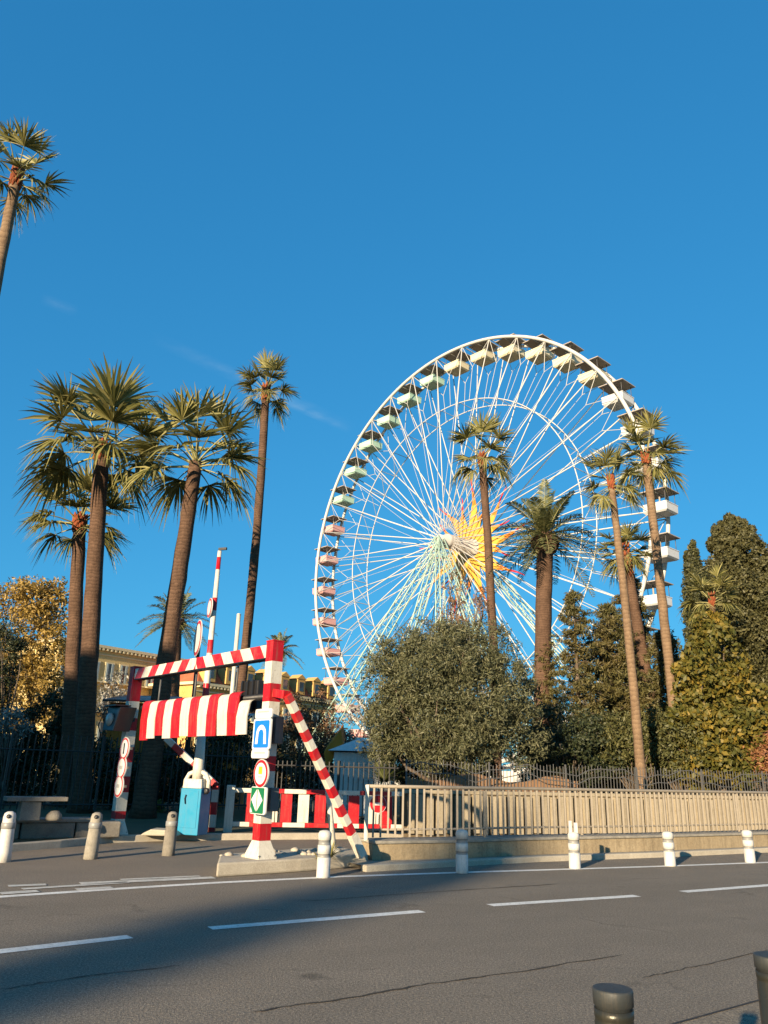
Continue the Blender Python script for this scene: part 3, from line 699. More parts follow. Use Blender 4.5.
# hanging slats
sl0, sl1 = PP(144, 704, .05), PP(241, 688, .05)
zs = (sl0.z + sl1.z) / 2; sl0.z = zs; sl1.z = zs
zb = (PP(143, 741, .05).z + PP(235, 733, .05).z) / 2
print('slat', zs, zb, (sl1 - sl0).length)
n_sl = 11; sx = (sl1 - sl0) / n_sl; sw = sx.length; sdn = sx.normalized()
rng = np.random.default_rng(3)
def slat(c, w, ztop, zbot, col, tilt=0.0, swing=0.0):
    mb = MB(); prof = []
    rr = .11
    for k in range(7):
        a = math.pi * .5 * k / 6; prof.append((-rr + rr * math.sin(a), ztop - rr + rr * math.cos(a)))
    prof.append((.02 + swing * .5, (ztop + zbot) / 2)); prof.append((swing, zbot))
    b = 0
    for th in (0, .025):
        for (o, z) in prof:
            for s_ in (-.5, .5): mb.v.append(Vector((c.x, c.y, 0)) + sdn * (s_ * w + tilt * (ztop - z)) + pn * (o + th) + Z * z)
    k = len(prof)
    for i in range(k - 1):
        mb.face((2 * i, 2 * i + 1, 2 * i + 3, 2 * i + 2)); o = 2 * k; mb.face((o + 2 * i, o + 2 * i + 2, o + 2 * i + 3, o + 2 * i + 1))
        mb.face((2 * i, 2 * i + 2, o + 2 * i + 2, o + 2 * i)); mb.face((2 * i + 1, o + 2 * i + 1, o + 2 * i + 3, 2 * i + 3))
    o = 2 * k; mb.face((0, o, o + 1, 1)); mb.face((2 * k - 2, 2 * k - 1, o + 2 * k - 1, o + 2 * k - 2))
    return mb.build('hanging_slat', M[col], portal)
for i in range(n_sl):
    c = sl0 + sx * (i + .5)
    slat(c, sw * .97, zs + rng.normal() * .008, zb + rng.normal() * .015, 'red' if i % 2 == 0 else 'white', rng.normal() * .012, rng.normal() * .02)
q = PP(246, 692, .05); o = slat(sl0 + sx * (n_sl + .5), sw * .95, zs - .16, zb + .02, 'white', .03, .03); o['label'] = 'last white slat, hanging lower than the others'
MB().tube([sl0 + pn * -.14 - Z * .12 - sdn * .35, sl1 + pn * -.14 - Z * .12 + sdn * .75], .06, 10).build('slat_rail', M['black'], portal)
for e in (.1, .5, .9):
    p = sl0.lerp(sl1, e) - pn * .14; MB().tube([lift(p, zs - .1), lift(p, zT - .3)], .02, 6).build('hanger', M['greyiron'], portal)
# dark signal box on the right post
p = PP(256, 697, -.42)
mb = MB(); mb.box(p, (.62, .34, .56), AX)
bx = mb.build('signal_box', M['black'], portal, .02)
mb = MB()
for k in (-1, 0, 1): mb.box(p + exd * (k * .19) + pn * .19, (.03, .04, .58), AX)
mb.build('visor', M['black'], bx)
# grey cabinet low behind the right post
MB().box(lift(BR, PP(276, 800).z) - exd * .19 - pn * .05, (.10, .16, .36), AX).build('junction_box', M['greyiron'], portal, .01)
MB().box(lift(BR, PP(276, 730).z) - exd * .19 - pn * .05, (.10, .16, .44), AX).build('junction_box', M['greyiron'], portal, .01)
# lamp on the left post
pl_ = PL(126, 720, BL + pn * .1, pn)
mb = MB(); hx = exd * .92 + pn * .4; hx.normalize()
rect0 = [pl_ + exd * .36 + pn * .3 + Z * .28, pl_ + exd * .24 + pn * .42 - Z * .24, pl_ - exd * .28 + pn * .38 - Z * .26, pl_ - exd * .34 + pn * .3 + Z * .26]
mb.prism(rect0, -pn * .38)
lb = mb.build('lamp_box', M['black'], portal, .015)
MB().lathe(pl_ + pn * .37 - Z * .01 + exd * .03, [(.15, -.06), (.15, .01), (.10, .05), (.01, .065)], 18, axis=pn).build('lens', M['lens'], lb)
MB().box(pl_ + Z * .29 + pn * .24, (.66, .36, .03), AX).build('hood', M['black'], lb)
MB().box(pl_.lerp(lift(BL, pl_.z), .6) , (.5, .08, .08), AX).build('bracket', M['black'], lb)
# braces
def brace(pts, r, name, per=.78, phase=0.0, foot=None):
    a, b = Vector(pts[-2]), Vector(pts[-1]); d = (b - a).normalized()
    mb = MB(); mb.tube(pts, r, 4, smooth=False, rot=math.pi / 4)
    o = mb.build(name, stripes(name + '_stripes', d / per, phase, (RED, WHT)), portal, .012)
    if foot: MB().tube([foot[0], foot[1]], r * 1.05, 4, smooth=False, rot=math.pi / 4).build('brace_foot', M['white'], o)
    return o
bF = G(362, 856, .20); bT = PP(287, 695, -.02); b0 = lift(BR, bT.z + .05) - exd * .12
e = (bF - bT).normalized()
BRPH = .12 - ((bT - portal.location).dot(e) / ((bF - bT).length / 8.6)) % 1
MB().tube([b0, lift(b0, bT.z + .05).lerp(bT, .75), bT - e * .002], .094, 4, smooth=False, rot=math.pi / 4).build('brace_elbow', M['red'], portal)
brace([bT, bF - e * .40], .092, 'brace', (bF - bT).length / 8.6, BRPH, (bF - e * .40, bF))
# ---- signs hung on the right post (each a thing)
sn = (pn + exd * 0.02).normalized(); su = Vector((-sn.y, sn.x, 0)); su = su if su.x > 0 else -su
def plate(name, cx, cy, w, h, off, label, cat, mat='signwhite', rnd=.04, loc=None, n_=sn, u_=su):
    c = PP(cx, cy, off) if loc is None else loc
    t = thing(name, c - Z * h / 2, label, cat)
    MB().prism(rrect(c, w, h, rnd, u_), -n_ * .025).build('panel', M[mat], t)
    MB().box(c - n_ * .06, (.06, .07, h * .6), (u_, n_, Z)).build('clamp', M['greyiron'], t)
    return t, c
def rrect(c, w, h, r, u, seg=4):
    p = []
    for sx_, sz, a0 in ((1, 1, 0), (-1, 1, 90), (-1, -1, 180), (1, -1, 270)):
        for k in range(seg + 1):
            a = R(a0 + 90 * k / seg); p.append(c + u * (sx_ * (w / 2 - r) + r * math.cos(a)) + Z * (sz * (h / 2 - r) + r * math.sin(a)))
    return p
def flat(name, pts, mat, parent, lift_n, n_=sn): return MB().prism([p + n_ * lift_n for p in pts], -n_ * .004).build(name, M[mat], parent)
OFF = .26
# tunnel sign
W0 = (PP(252.5, 733, OFF) - PP(270.5, 733, OFF)).length; H0 = PP(262, 718.5, OFF).z - PP(262, 749.5, OFF).z
t, c = plate('tunnel_sign', 261.5, 734, W0, H0, OFF, 'blue square tunnel sign with white arch and white rim on the striped post', 'road sign')
flat('field', rrect(c, W0 * .84, H0 * .88, .03, su), 'signblue', t, .005)
def arch(c, w, h, th):
    o, i_ = [], []
    for k in range(17):
        a = math.pi * k / 16; o.append((w / 2 * math.cos(a), max(0, h / 2 - w / 2 * 1.0) + w / 2 * math.sin(a))); i_.append(((w / 2 - th) * math.cos(a), max(0, h / 2 - w / 2) + (w / 2 - th) * math.sin(a)))
    o = [(w / 2 + .02, -h / 2)] + o + [(-w / 2 - .02, -h / 2)]; i_ = [(w / 2 - th + .01, -h / 2)] + i_ + [(-w / 2 + th - .01, -h / 2)]
    return [c + su * x + Z * z for x, z in o], [c + su * x + Z * z for x, z in i_]
oa, ia = arch(c - Z * .01, W0 * .56, H0 * .60, W0 * .13); mb = MB(); b = len(mb.v)
for q in (oa, ia): mb.v += [p + sn * .010 for p in q]
for k in range(len(oa) - 1): mb.face((k, k + 1, len(oa) + k + 1, len(oa) + k))
mb.build('arch', M['signwhite'], t)
# small white plates over and under it, lettering too faint to read
for (cx, cy, y0, y1, lab, wds) in ((263.5, 713.5, 708.5, 718, 'small white plate above the blue tunnel sign', ((-.16, .16, .03),)), (259.5, 754, 750, 758.5, 'small white plate between the blue square and the red ring', ((-.15, .15, .02),))):
    h = PP(cx, y0, OFF).z - PP(cx, y1, OFF).z
    t, c = plate('information_plate', cx, cy, W0 * .95, h, OFF, lab, 'road sign')
    for a, b_, z in wds: flat('faded_line', [c + su * a * W0 * 2 + Z * (z + .012), c + su * b_ * W0 * 2 + Z * (z + .012), c + su * b_ * W0 * 2 + Z * (z - .012), c + su * a * W0 * 2 + Z * (z - .012)], 'signgrey', t, .003)
def disc_sign(name, c, r, label, n_=sn, u_=su, ring=.2, extra=None, parent=None, thick=.025, inner='signwhite', rim=.05):
    t = thing(name, c - Z * r, label, 'road sign') if parent is None else parent
    ci = lambda rr, k=36: [c + u_ * (rr * math.cos(2 * math.pi * j / k)) + Z * (rr * math.sin(2 * math.pi * j / k)) for j in range(k)]
    MB().prism(ci(r), -n_ * thick).build('panel', M['signwhite'], t)
    MB().prism([p + n_ * .005 for p in ci(r * (1 - rim))], -n_ * .004).build('red_ring', M['signred'], t)
    MB().prism([p + n_ * .009 for p in ci(r * (1 - rim - ring))], -n_ * .0035).build('centre_disc', M[inner], t)
    return t
c = PP(260.8, 773.5, OFF); r = (PP(261, 759, OFF).z - PP(261, 788, OFF).z) / 2
t = disc_sign('round_sign', c, r, 'round white sign with red ring and yellow square on the striped post')
flat('yellow_square', rrect(c + Z * r * .22, r * .5, r * .52, .01, su), 'signyellow', t, .013)
for k in (-1, 1): flat('grey_mark', rrect(c - Z * r * .22 + su * k * r * .15, r * .2, r * .12, .005, su), 'signgrey', t, .013)
h = PP(258, 787, OFF).z - PP(258, 814.5, OFF).z; w = (PP(250, 800, OFF) - PP(266, 800, OFF)).length
t, c = plate('lane_sign', 258, 800.5, w, h, OFF, 'green sign with a white split diamond, lowest on the striped post', 'road sign')
flat('field', rrect(c - su * w * .05, w * .84, h * .94, .02, su), 'signgreen', t, .005)
for k in (-1, 1):
    x0 = .012; flat('diamond_half', [c + su * (k * x0) - su * w * .05 + Z * h * .42, c + su * (k * w * .36) - su * w * .05 + Z * h * .02, c + su * (k * x0) - su * w * .05 - Z * h * .40], 'signwhite', t, .010)
flat('small_arrow', [c - su * w * .42 - Z * h * .26, c - su * w * .30 - Z * h * .44, c - su * w * .45 - Z * h * .44], 'signwhite', t, .010)
# three round signs beside the left post
for i, (x, y, rr, lab) in enumerate(((124.5, 748, 10.5, 'topmost of three round red ringed signs by the left post'), (121.5, 771, 10.5, 'grimy middle one of three round signs by the left post'), (118.5, 788, 10.5, 'lowest of three round red ringed signs by the left post'))):
    c = PL(x - 3.5, y - 7 if i == 0 else y - 8 if i == 1 else y - 7, BL + pn * .22, pn); y0 = c
    c = PL(x, (739 + 758) / 2 if i == 0 else (758 + 777) / 2 if i == 1 else (776 + 796) / 2, BL + pn * .22, pn)
    r = .235
    t = disc_sign('round_sign', c, r, lab, pn, su, .16)
    flat('dark_mark', rrect(c, r * (.26 if i == 0 else .7), r * (.95 if i == 0 else .3), .01, su), 'signgrey' if i else 'black', t, .013, pn)
    MB().box(c - pn * .05 - exd * .12, (.3, .04, .05), AX).build('bracket', M['greyiron'], t)

# ------------------------------------------------------------------ barriers
bb = G(192, 834.5, KZ + .02)
bt = thing('barrier_gate', bb, 'blue barrier cabinet with white arms and its striped boom raised upright', 'barrier')
U = Vector((.94, -.34, 0)).normalized(); V = Vector((-.34, -.94, 0)).normalized(); BA = (U, V, Z)
hb = P(190, 788, bb.y).z - bb.z
MB().box(bb + Z * hb / 2, (.52, .42, hb), BA).build('cabinet', M['blue'], bt, .015)
MB().box(bb + Z * (hb + .10), (.50, .40, .20), BA, taper=.86).build('cap', M['white'], bt, .02)
dr = MB(); dr.box(bb + Z * hb * .55 + V * .213, (.40, .012, hb * .8), BA); dd_ = dr.build('door', M['blue'], bt, .004)
MB().tube([bb + Z * (hb * .86) + V * .24 + U * -.1, bb + Z * (hb * .78) + V * .25 + U * -.12, bb + Z * (hb * .66) + V * .24 - U * .1], .012, 6).build('handle', M['black'], dd_)
for k in (-1, 1):
    q = bb + U * (k * .30)
    MB().tube([q + Z * (hb - .06), q + Z * (hb + .16), q - U * k * .08 + Z * (hb + .30), q - U * k * .24 + Z * (hb + .36)], .05, 8).build('arm', M['white'], bt)
    MB().lathe(q + V * .05 + Z * (hb - .05), [(.07, 0), (.07, .05), (.03, .06)], 12, axis=V).build('pivot', M['black'], bt)
bm0 = bb + Z * (hb + .34); zt = P(217, 551, bb.y).z
MB().tube([bm0 - Z * .14, bm0 + Z * .1, bm0 + Z * .85], [.12, .125, .09], 12).build('boom_socket', M['white'], bt)
bo = MB().tube([bm0 + Z * .5, lift(bm0, bm0.z + 1.6), lift(bm0, zt)], [.085, .08, .05], 10).build('boom', stripes('boom_stripes', Z / 1.02, .1, (RED, WHT), .31), bt)
MB().box(lift(bm0, zt + .05) + U * .08, (.22, .05, .06), BA).build('boom_tip', M['black'], bo)
zc = P(211, 608, bb.y).z; c = lift(bm0, zc) - U * .10 + V * .05
sgn = Vector((-.91, -.41, 0)).normalized(); sgu = Vector((.41, -.91, 0)).normalized()
disc_sign('round_sign', c, .24, 'round red ringed sign fixed high on the raised boom', sgn, sgu, .2)
# tall round sign on its pole behind the beam
sy = 24.0; c = P(197.5, 638, sy); p0 = P(198, 700, sy)
t = disc_sign('round_sign', c, .57, 'large round red ringed sign turned away on a dark pole behind the beam', Vector((-.915, -.403, 0)).normalized(), Vector((.403, -.915, 0)).normalized(), .17)
t.location = lift(c, KZ)
for ch in t.children: ch.data.transform(Matrix.Translation(Vector((0, 0, (c.z - .57) - KZ)))) if False else None
for ch in t.children: ch.location = Vector((0, 0, c.z - .57 - KZ))
MB().tube([lift(c, KZ) + Vector((.05, .06, 0)), lift(c, c.z + .3) + Vector((.05, .06, 0))], .06, 8).build('pole', M['black'], t)
# white pole
c = P(236, 648, 33); cb = lift(c, KZ); o = MB().tube([cb, lift(c, P(234, 615, 33).z)], .09, 10).lathe(lift(c, P(234, 615, 33).z), [(.10, 0), (.09, .05), (.02, .08)], 10).lathe(cb, [(.2, 0), (.2, .03), (.12, .1)], 12).build('white_pole', M['white'])
tag(rebase(o, cb), 'plain white pole standing behind the striped beam by the thin palm', 'pole')
# striped guard frame at the back of the slip road
gy = G(211, 834.5, KZ).y + .6; g0 = P(211.5, 834, gy); g0.z = KZ; g1 = P(213.5, 785, gy); g1 = lift(g0, g1.z); g2 = P(166, 738, gy)
t = thing('guard_frame', g0, 'striped guard post with slanting arm beside the blue barrier cabinet', 'guard rail')
MB().tube([g0, g1], .10, 4, smooth=False, rot=math.pi / 4).build('post', stripes('guard_stripes', Z / .55, .3, (RED, WHT)), t, .01)
d = (g2 - g1).normalized()
MB().tube([g1 - d * .02, g1.lerp(g2, .5), g2], .10, 4, smooth=False, rot=math.pi / 4).build('arm', stripes('guard_arm_stripes', d / .62, .2, (RED, WHT)), t, .01)

# ------------------------------------------------------------------ red and white gate
ga = G(221, 832.5, KZ + .02); gb = lift(P(402, 829.5, ga.y * 1.035), ga.z)
ga = ga + Vector((0, .25, 0)); gb = gb + Vector((0, .25, 0))
gx = (gb - ga); gl = gx.length; gx.normalize(); gn = Vector((gx.y, -gx.x, 0)); GA = (gx, gn, Z)
gh = P(221, 787.5, ga.y).z - ga.z; print('gate', gl, gh)
t = thing('striped_gate', ga, 'long red and white gate of wide upright boards across the slip road', 'gate')
MB().box(ga + gx * .1 + Z * (gh * .5 + .02), (.20, .16, gh + .08), GA).build('end_post', M['white'], t, .01)
bandm = stripes('gate_rail_stripes', gx / 1.30, .55, (RED, WHT), .6)
for z in (gh - .05, .17): MB().box(ga + gx * (gl / 2 + .1) + Z * z, (gl - .2, .07, .10), GA).build('rail', bandm, t, .006)
k = 0; x = .62
while x < gl - .15:
    MB().box(ga + gx * x + Z * (gh * .5 + .055), (.26, .04, gh - .34), GA).build('board', M['red' if k % 2 == 0 else 'white'], t)
    if k % 6 == 1: MB().box(ga + gx * (x + .18) + Z * (gh * .5 + .055), (.05, .04, gh - .34), GA).build('board', M['white'], t)
    k += 1; x += .405
c = P(378, 804, ga.y - .25); t2 = disc_sign('round_sign', c, .20, 'small red disc with white bar and rim on the striped gate', gn if gn.y < 0 else -gn, gx, .02, inner='signred')
flat('white_bar', rrect(c, .24, .06, .01, gx), 'signwhite', t2, .013, gn if gn.y < 0 else -gn)
# small white sign post next to the brace
q0 = G(334, 852, .20); q1 = P(326, 771, q0.y); q1 = Vector((q1.x, q0.y, q1.z))
o = MB().tube([q0, q0.lerp(q1, .5), q1], .05, 8).lathe(q0, [(.12, 0), (.12, .03), (.06, .05)], 10).build('leaning_post', M['white']); tag(rebase(o, q0), 'thin leaning white post on the traffic island beside the brace', 'post')

# ------------------------------------------------------------------ low wall, railing, back wall
wl = [p + (q - p) * 0 for p, q in zip(kR, kR)]
w0 = side(kR, .36)
w0[0] = G(372, 867, .0) + Vector((.0, .12, 0))
t = thing('low_wall', w0[0], 'low stained cream wall carrying the long pale railing', 'wall'); tag(t, kind='thing')
wz = .41
print('wall top', wz)
solid_ribbon('wall_body', w0, side(w0, .55), 0, wz - .055, M['low'], .0, None, t)
solid_ribbon('coping', side(w0, -.035), side(w0, .60), wz - .053, wz, M['old_concrete'], .012, None, t)
rl = side(w0, .30); rl = [lift(p, wz) for p in rl]
ln = [0]
for a, b in zip(rl[:-1], rl[1:]): ln.append(ln[-1] + (b - a).length)
def along(pl_, ln_, s):
    for i in range(len(ln_) - 1):
        if s <= ln_[i + 1]: return pl_[i].lerp(pl_[i + 1], (s - ln_[i]) / (ln_[i + 1] - ln_[i]))
    return pl_[-1].copy()
t = thing('railing', rl[0], 'long pale metal railing of close upright bars on the low wall', 'railing')
rh = P(400, 787, rl[0].y).z - wz; print('rail h', rh)
mb = MB(); s = .14; TOT = min(ln[-1], 26)
while s < TOT:
    p = along(rl, ln, s); mb.box(p + Z * (rh / 2 + .0), (.036, .05, rh - .06)); s += .15
mb.build('bars', M['gal'], t)
for nm, z, r in (('top_rail', rh, .032), ('bottom_rail', .16, .02)):
    MB().tube([p + Z * z for p in rl[:2] + [along(rl, ln, q) for q in ln[2:-1]] + [along(rl, ln, TOT)]], r, 8).build(nm, M['gal'], t)
MB().box(rl[0] + Z * (rh / 2), (.07, .07, rh + .05)).build('end_post', M['white'], t, .008)
for s in np.arange(2.6, TOT, 2.6):
    MB().box(along(rl, ln, s) + Vector((.03, .05, rh / 2 - .05)), (.05, .05, rh)).build('post', M['gal'], t)
# beige wall on the far side of the ramp
b0 = P(404, 835, 20.5); b1 = P(780, 835, 25.0); bz = P(600, 793.5, 22.8).z; print('back wall', bz)
bl_ = [lift(b0, 0), lift(b1, 0), lift(b1 + (b1 - b0) * 1.2, 0)]
t = thing('ramp_wall', bl_[0], 'beige panelled wall on the far side of the ramp below the iron fence', 'wall'); tag(t, kind='thing')
solid_ribbon('wall_body', bl_, side(bl_, .3), -.02, bz - .08, M['recess'], 0, None, t)
bd = (bl_[1] - bl_[0]).normalized(); bn = Vector((bd.y, -bd.x, 0))
mb = MB(); L_ = 24.0
for s in np.arange(.15, L_, .26): mb.box(bl_[0] + bd * s + bn * .06 + Z * ((bz - .10) / 2 + .06 + .02 * math.sin(s * 7)), (.155, .116, bz - .22), (bd, bn, Z))
mb.build('panelling', M['plaster'], t)
MB().box(bl_[0] + bd * L_ / 2 + bn * -.14 + Z * (bz - .035), (L_ + .1, .40, .085), (bd, bn, Z)).build('coping', M['plaster'], t, .01)
# iron fence over it, with a wavy cable
def iron_fence(name, a, b, z0, z1, pitch, mat, label, wav=0.0, rails=(.12, -.12), post=2.4, lean=0.0, bar=.022, postw=.06):
    a = Vector(a); b = Vector(b); d = b - a; d.z = 0; L = d.length; d.normalize(); n = Vector((d.y, -d.x, 0)); ax = (d, n, Z)
    t = thing(name, lift(a, z0), label, 'fence'); mb = MB(); s = 0; r = np.random.default_rng(11)
    while s < L:
        top = z1 + (.03 * r.normal() if wav else 0); p = lift(a, 0) + d * s
        mb.tube([lift(p, z0), lift(p + d * lean, top)], [bar * .7] * 2, 4, smooth=False, rot=math.pi / 4); s += pitch
    mb.build('bars', mat, t, recalc=False)
    for zr in rails:
        z = z0 + zr if zr >= 0 else z1 + zr
        pts = [lift(a, z) + d * (L * k / 60) + Z * (wav * math.sin(k * .9) * .10 + (wav * .05 * math.sin(k * 2.3))) for k in range(61)]
        MB().tube(pts, .024 if not wav else .013, 6).build('rail', mat, t, recalc=False)
    for s in np.arange(0, L, post): MB().box(lift(a, (z0 + z1) / 2) + d * s, (postw, postw, z1 - z0 + .06), ax).build('post', mat, t)
    return t
f0 = bl_[0] - bn * .15 - bd * 5.2; f1 = bl_[0] - bn * .15 + bd * 24
fz = P(600, 767, 23.2).z
iron_fence('iron_fence', f0 + bd * 5.3, f1, bz + .006, fz, .105, M['greyiron'], 'grey iron fence with a wavy rail above the beige ramp wall', 1.0, (-.14, .35), bar=.015, postw=.035)
iron_fence('iron_fence', lift(G(252, 828, KZ), 0) + Vector((0, 1.5, 0)), f0 + bd * 5.1, KZ, P(330, 762, 22.5).z, .15, M['iron'], 'dark iron fence behind the striped gate and under the bare shrubs', 0.0, (.3, -.12), bar=.026)
# reed matting behind the fence
a = bl_[0] - bn * .55 + bd * .3; mb = MB(); pts = []
rng = np.random.default_rng(8)
for k in range(40): pts.append(a + bd * (k * .135) + Z * (P(430, 776 + 4 * math.sin(k * .33), 21.2).z - .05 * rng.random()))
poly = pts + [lift(pts[-1], .6), lift(pts[0], .6)]
o = MB().prism(poly, -bn * .06).build('reed_screen', M['reed']); tag(rebase(o, lift(a, .6)), 'sagging brown reed matting behind the iron fence under the olive bush', 'screen')

# ------------------------------------------------------------------ left side: fence, stone wall, bench
lf1 = P(262, 800, 25.5); lf0 = lf1 + (P(-30, 800, 21.5) - lf1) * 1.5
iron_fence('iron_fence', lf0, lf1, .35, P(60, 735, 22.5).z, .168, M['iron'], 'tall dark iron fence in the shade behind the left post and bench', 0.0, (.12, -.42), bar=.03, lean=.02)
d = (kL[3] - kL[1]).normalized(); 
sa, sb = G(-40, 841, KZ), G(92, 838, KZ)
t = thing('stone_wall', sa, 'low wall of rough grey stone blocks under the stone bench', 'wall'); tag(t, kind='thing')
dd = sb - sa; dd.z = 0; L = dd.length; dd.normalize(); nn_ = Vector((dd.y, -dd.x, 0)); zs1 = P(50, 822, sa.y).z
s = 0; rng = np.random.default_rng(4)
while s < L - .3:
    w = rng.uniform(.75, 1.05); MB().box(sa + dd * (s + w / 2) - nn_ * .25 + Z * ((zs1 - .07 - KZ) / 2), (w - .03, .5 + rng.normal() * .015, zs1 - .07 - KZ), (dd, nn_, Z)).build('stone_block', M['stone'], t, .03); s += w
MB().box(sa + dd * L / 2 - nn_ * .25 + Z * (zs1 - .035 - KZ), (L + .05, .58, .07), (dd, nn_, Z)).build('coping', M['stone'], t, .015)
c = P(36, 800, sa.y + .3); t = thing('stone_bench', lift(P(30, 822, sa.y + .3), zs1), 'plain stone slab bench with one block foot on the stone wall', 'bench')
l_, r_ = P(7, 801, sa.y + .35), P(65, 796.5, sa.y + .35)
zt_ = (l_.z + r_.z) / 2
MB().box(Vector(((l_.x + r_.x) / 2, l_.y, zt_)), (r_.x - l_.x, .42, .08), (dd, nn_, Z)).build('seat', M['stone'], t, .012)
a_, b_ = P(19, 810, sa.y + .3), P(39, 810, sa.y + .3)
MB().box(Vector(((a_.x + b_.x) / 2, a_.y, (zt_ - .04 + zs1) / 2)), (b_.x - a_.x, .34, zt_ - .04 - zs1), (dd, nn_, Z), taper=.92).build('foot', M['stone'], t, .012)
c = P(54, 819, sa.y + .45); o = MB().lathe(lift(c, zs1), [(.14, 0), (.16, .04), (.14, .11), (.08, .17), (.03, .18)], 7).build('boulder', M['stone']); tag(rebase(o, lift(c, zs1)), 'rounded grey stone lying beside the bench foot', 'stone')
c = G(152, 838, KZ + .02); c = c + Vector((0, .5, 0)); mb = MB()
mb.prism([c + Vector((x, 0, z)) for x, z in ((-.40, 0), (.38, 0), (.33, .06), (.2, .12), (-.18, .13), (-.34, .05))], (0, .5, 0)); o = mb.build('concrete_mound', M['concrete'], None, .03); tag(rebase(o, c), 'small worn concrete hump on the kerb between left post and blue cabinet', 'block')

# ------------------------------------------------------------------ bollards
def worn_bollard(px, py, ht, lean, label, mat):
    b = G(px, py); t = thing('concrete_bollard', b, label, 'bollard', 'concrete bollards on the left')
    ax = Vector((lean[0], lean[1], 1)).normalized(); h = ht
    MB().lathe(b - Z * .05, [(.118, 0), (.116, .2), (.108, h * .55), (.10, h * .85), (.10, h * .9), (.085, h * .975), (.04, h * 1.01)], 16, axis=ax).build('shaft', mat, t)
    MB().lathe(b + ax * h * .68, [(.104, -.05), (.113, -.04), (.113, .04), (.103, .05)], 16, axis=ax).build('band', M['band'], t)
    MB().lathe(b + ax * h * .86 + Vector((.02, -.096, 0)), [(.034, -.03), (.034, .005), (.015, .01)], 10, axis=Vector((0.1, -.95, .3)).normalized()).build('socket', M['black'], t)
worn_bollard(3, 862, .82, (-.02, 0), 'worn pale concrete bollard at the far left by the bench', M['bollard'])
worn_bollard(90, 859, .80, (.03, 0), 'worn concrete bollard in front of the stone wall and left palm', M['old_concrete'])
worn_bollard(168, 855.5, .80, (.01, .03), 'grey crooked concrete bollard in front of the blue cabinet', M['stone'])
def road_bollard(px, py, top, label, cap=False, lean=(0, 0)):
    b = G(px, py); h = P(px, top, b.y).z; t = thing('plastic_bollard', b, label, 'bollard', 'white bollards along the road edge')
    ax = Vector((lean[0], lean[1], 1)).normalized(); r = .105
    hh = h if not cap else h * .80
    pr = [(r * 1.04, 0), (r, .02), (r, hh * .42), (r * .93, hh * .425), (r * .93, hh * .50), (r, hh * .505), (r, hh * .68), (r * .93, hh * .685), (r * .93, hh * .79), (r, hh * .795), (r, hh * .93), (r * .8, hh * .98), (r * .3, hh)]
    mi = [0, 0, 0, 1, 0, 0, 0, 1, 0, 0, 0, 0]
    MB().lathe(b, pr, 22, mi, axis=ax).build('shaft', [M['bollard'], M['band']], t)
    if cap:
        MB().box(b + ax * hh + Vector((-.055, 0, .09)), (.05, .06, .2)).build('broken_top', M['bollard'], t)
        MB().box(b + ax * hh + Vector((.045, 0, .075)), (.06, .06, .17)).build('broken_top', M['bollard'], t)
road_bollard(323, 877.5, 830, 'white banded bollard in front of the traffic island')
road_bollard(462, 873, 829.5, 'white banded bollard in front of the start of the railing')
road_bollard(575, 868.5, 823, 'white banded bollard with a broken split top', True)
road_bollard(670.5, 866, 831.5, 'white banded bollard second from the frame edge, in front of the low wall', lean=(-.012, 0))
road_bollard(750.5, 862.5, 830, 'white banded bollard nearest the frame edge, in front of the low wall', lean=(-.01, 0))
def steel_bollard(c, r, h, label):
    b = lift(c, .008); t = thing('steel_bollard', b, label, 'bollard', 'dark steel bollards on the near pavement')
    MB().lathe(b, [(r * 1.25, 0), (r * 1.25, .015), (r, .02), (r, h - .085), (r * .97, h - .082), (r * .97, h - .074), (r, h - .071), (r, h - .05)], 40).build('shaft', M['steel'], t)
    MB().lathe(b, [(r * .93, h - .052), (r * .93, h - .042), (r * 1.02, h - .041), (r * 1.03, h - .006), (r * 1.0, h)], 40).build('cap', M['darksteel'], t)
zb_ = 1.02; c = G(612.5, 988, zb_); steel_bollard(c, (G(594, 988, zb_) - G(631, 988, zb_)).length / 2, zb_ - .008, 'dark steel bollard near the bottom edge, its flat cap showing')
c = G(773, 955, zb_); steel_bollard(c, .063, zb_ - .008, 'dark steel bollard cut by the frame edge')

# ------------------------------------------------------------------ ferris wheel
WS = 85 / 60; WC = Vector((5.502 * WS, 85, EYE + (19.311 - 1.6) * WS)); WR = 17.576 * WS; WA = 0.8257
wn = Vector((-math.sin(WA), -math.cos(WA), 0)); we = Vector((math.cos(WA), -math.sin(WA), 0))
GAP = 3.0                                   # distance between the front and back rims
def wp(ang, r, off): return WC + (we * math.cos(ang) + Z * math.sin(ang)) * r + wn * off
wheel = thing('ferris_wheel', (WC.x, WC.y, 0), 'giant white ferris wheel with pastel gondolas and a flame star at its hub', 'ferris wheel')
ND = 36; ang = [R(0.6 + 10 * k) for k in range(ND)]
for off in (0, -GAP):
    MB().tube([wp(R(2.5 * k), WR, off) for k in range(145)], .20, 8, caps=False).build('rim', M['wheelwhite'], wheel, recalc=False)
    MB().tube([wp(R(2.5 * k), WR * .70, off * .85 - .15), ] and [wp(R(2.5 * k), WR * .70, off * .85 - .15) for k in range(145)], .06, 6, caps=False).build('inner_ring', M['wheelwhite'], wheel, recalc=False)
HF, HB = .9, -GAP - .9
for f, (off, hub) in enumerate(((0, HF), (-GAP, HB))):
    for k in range(ND):
        a = ang[k] + R(5)
        p, q = wp(a, 1.5, hub), wp(a, WR, off); m = MB(); m.tube([p, q], .062, 6)
        sp = m.build('spoke', M['wheelwhite'], wheel, recalc=False)
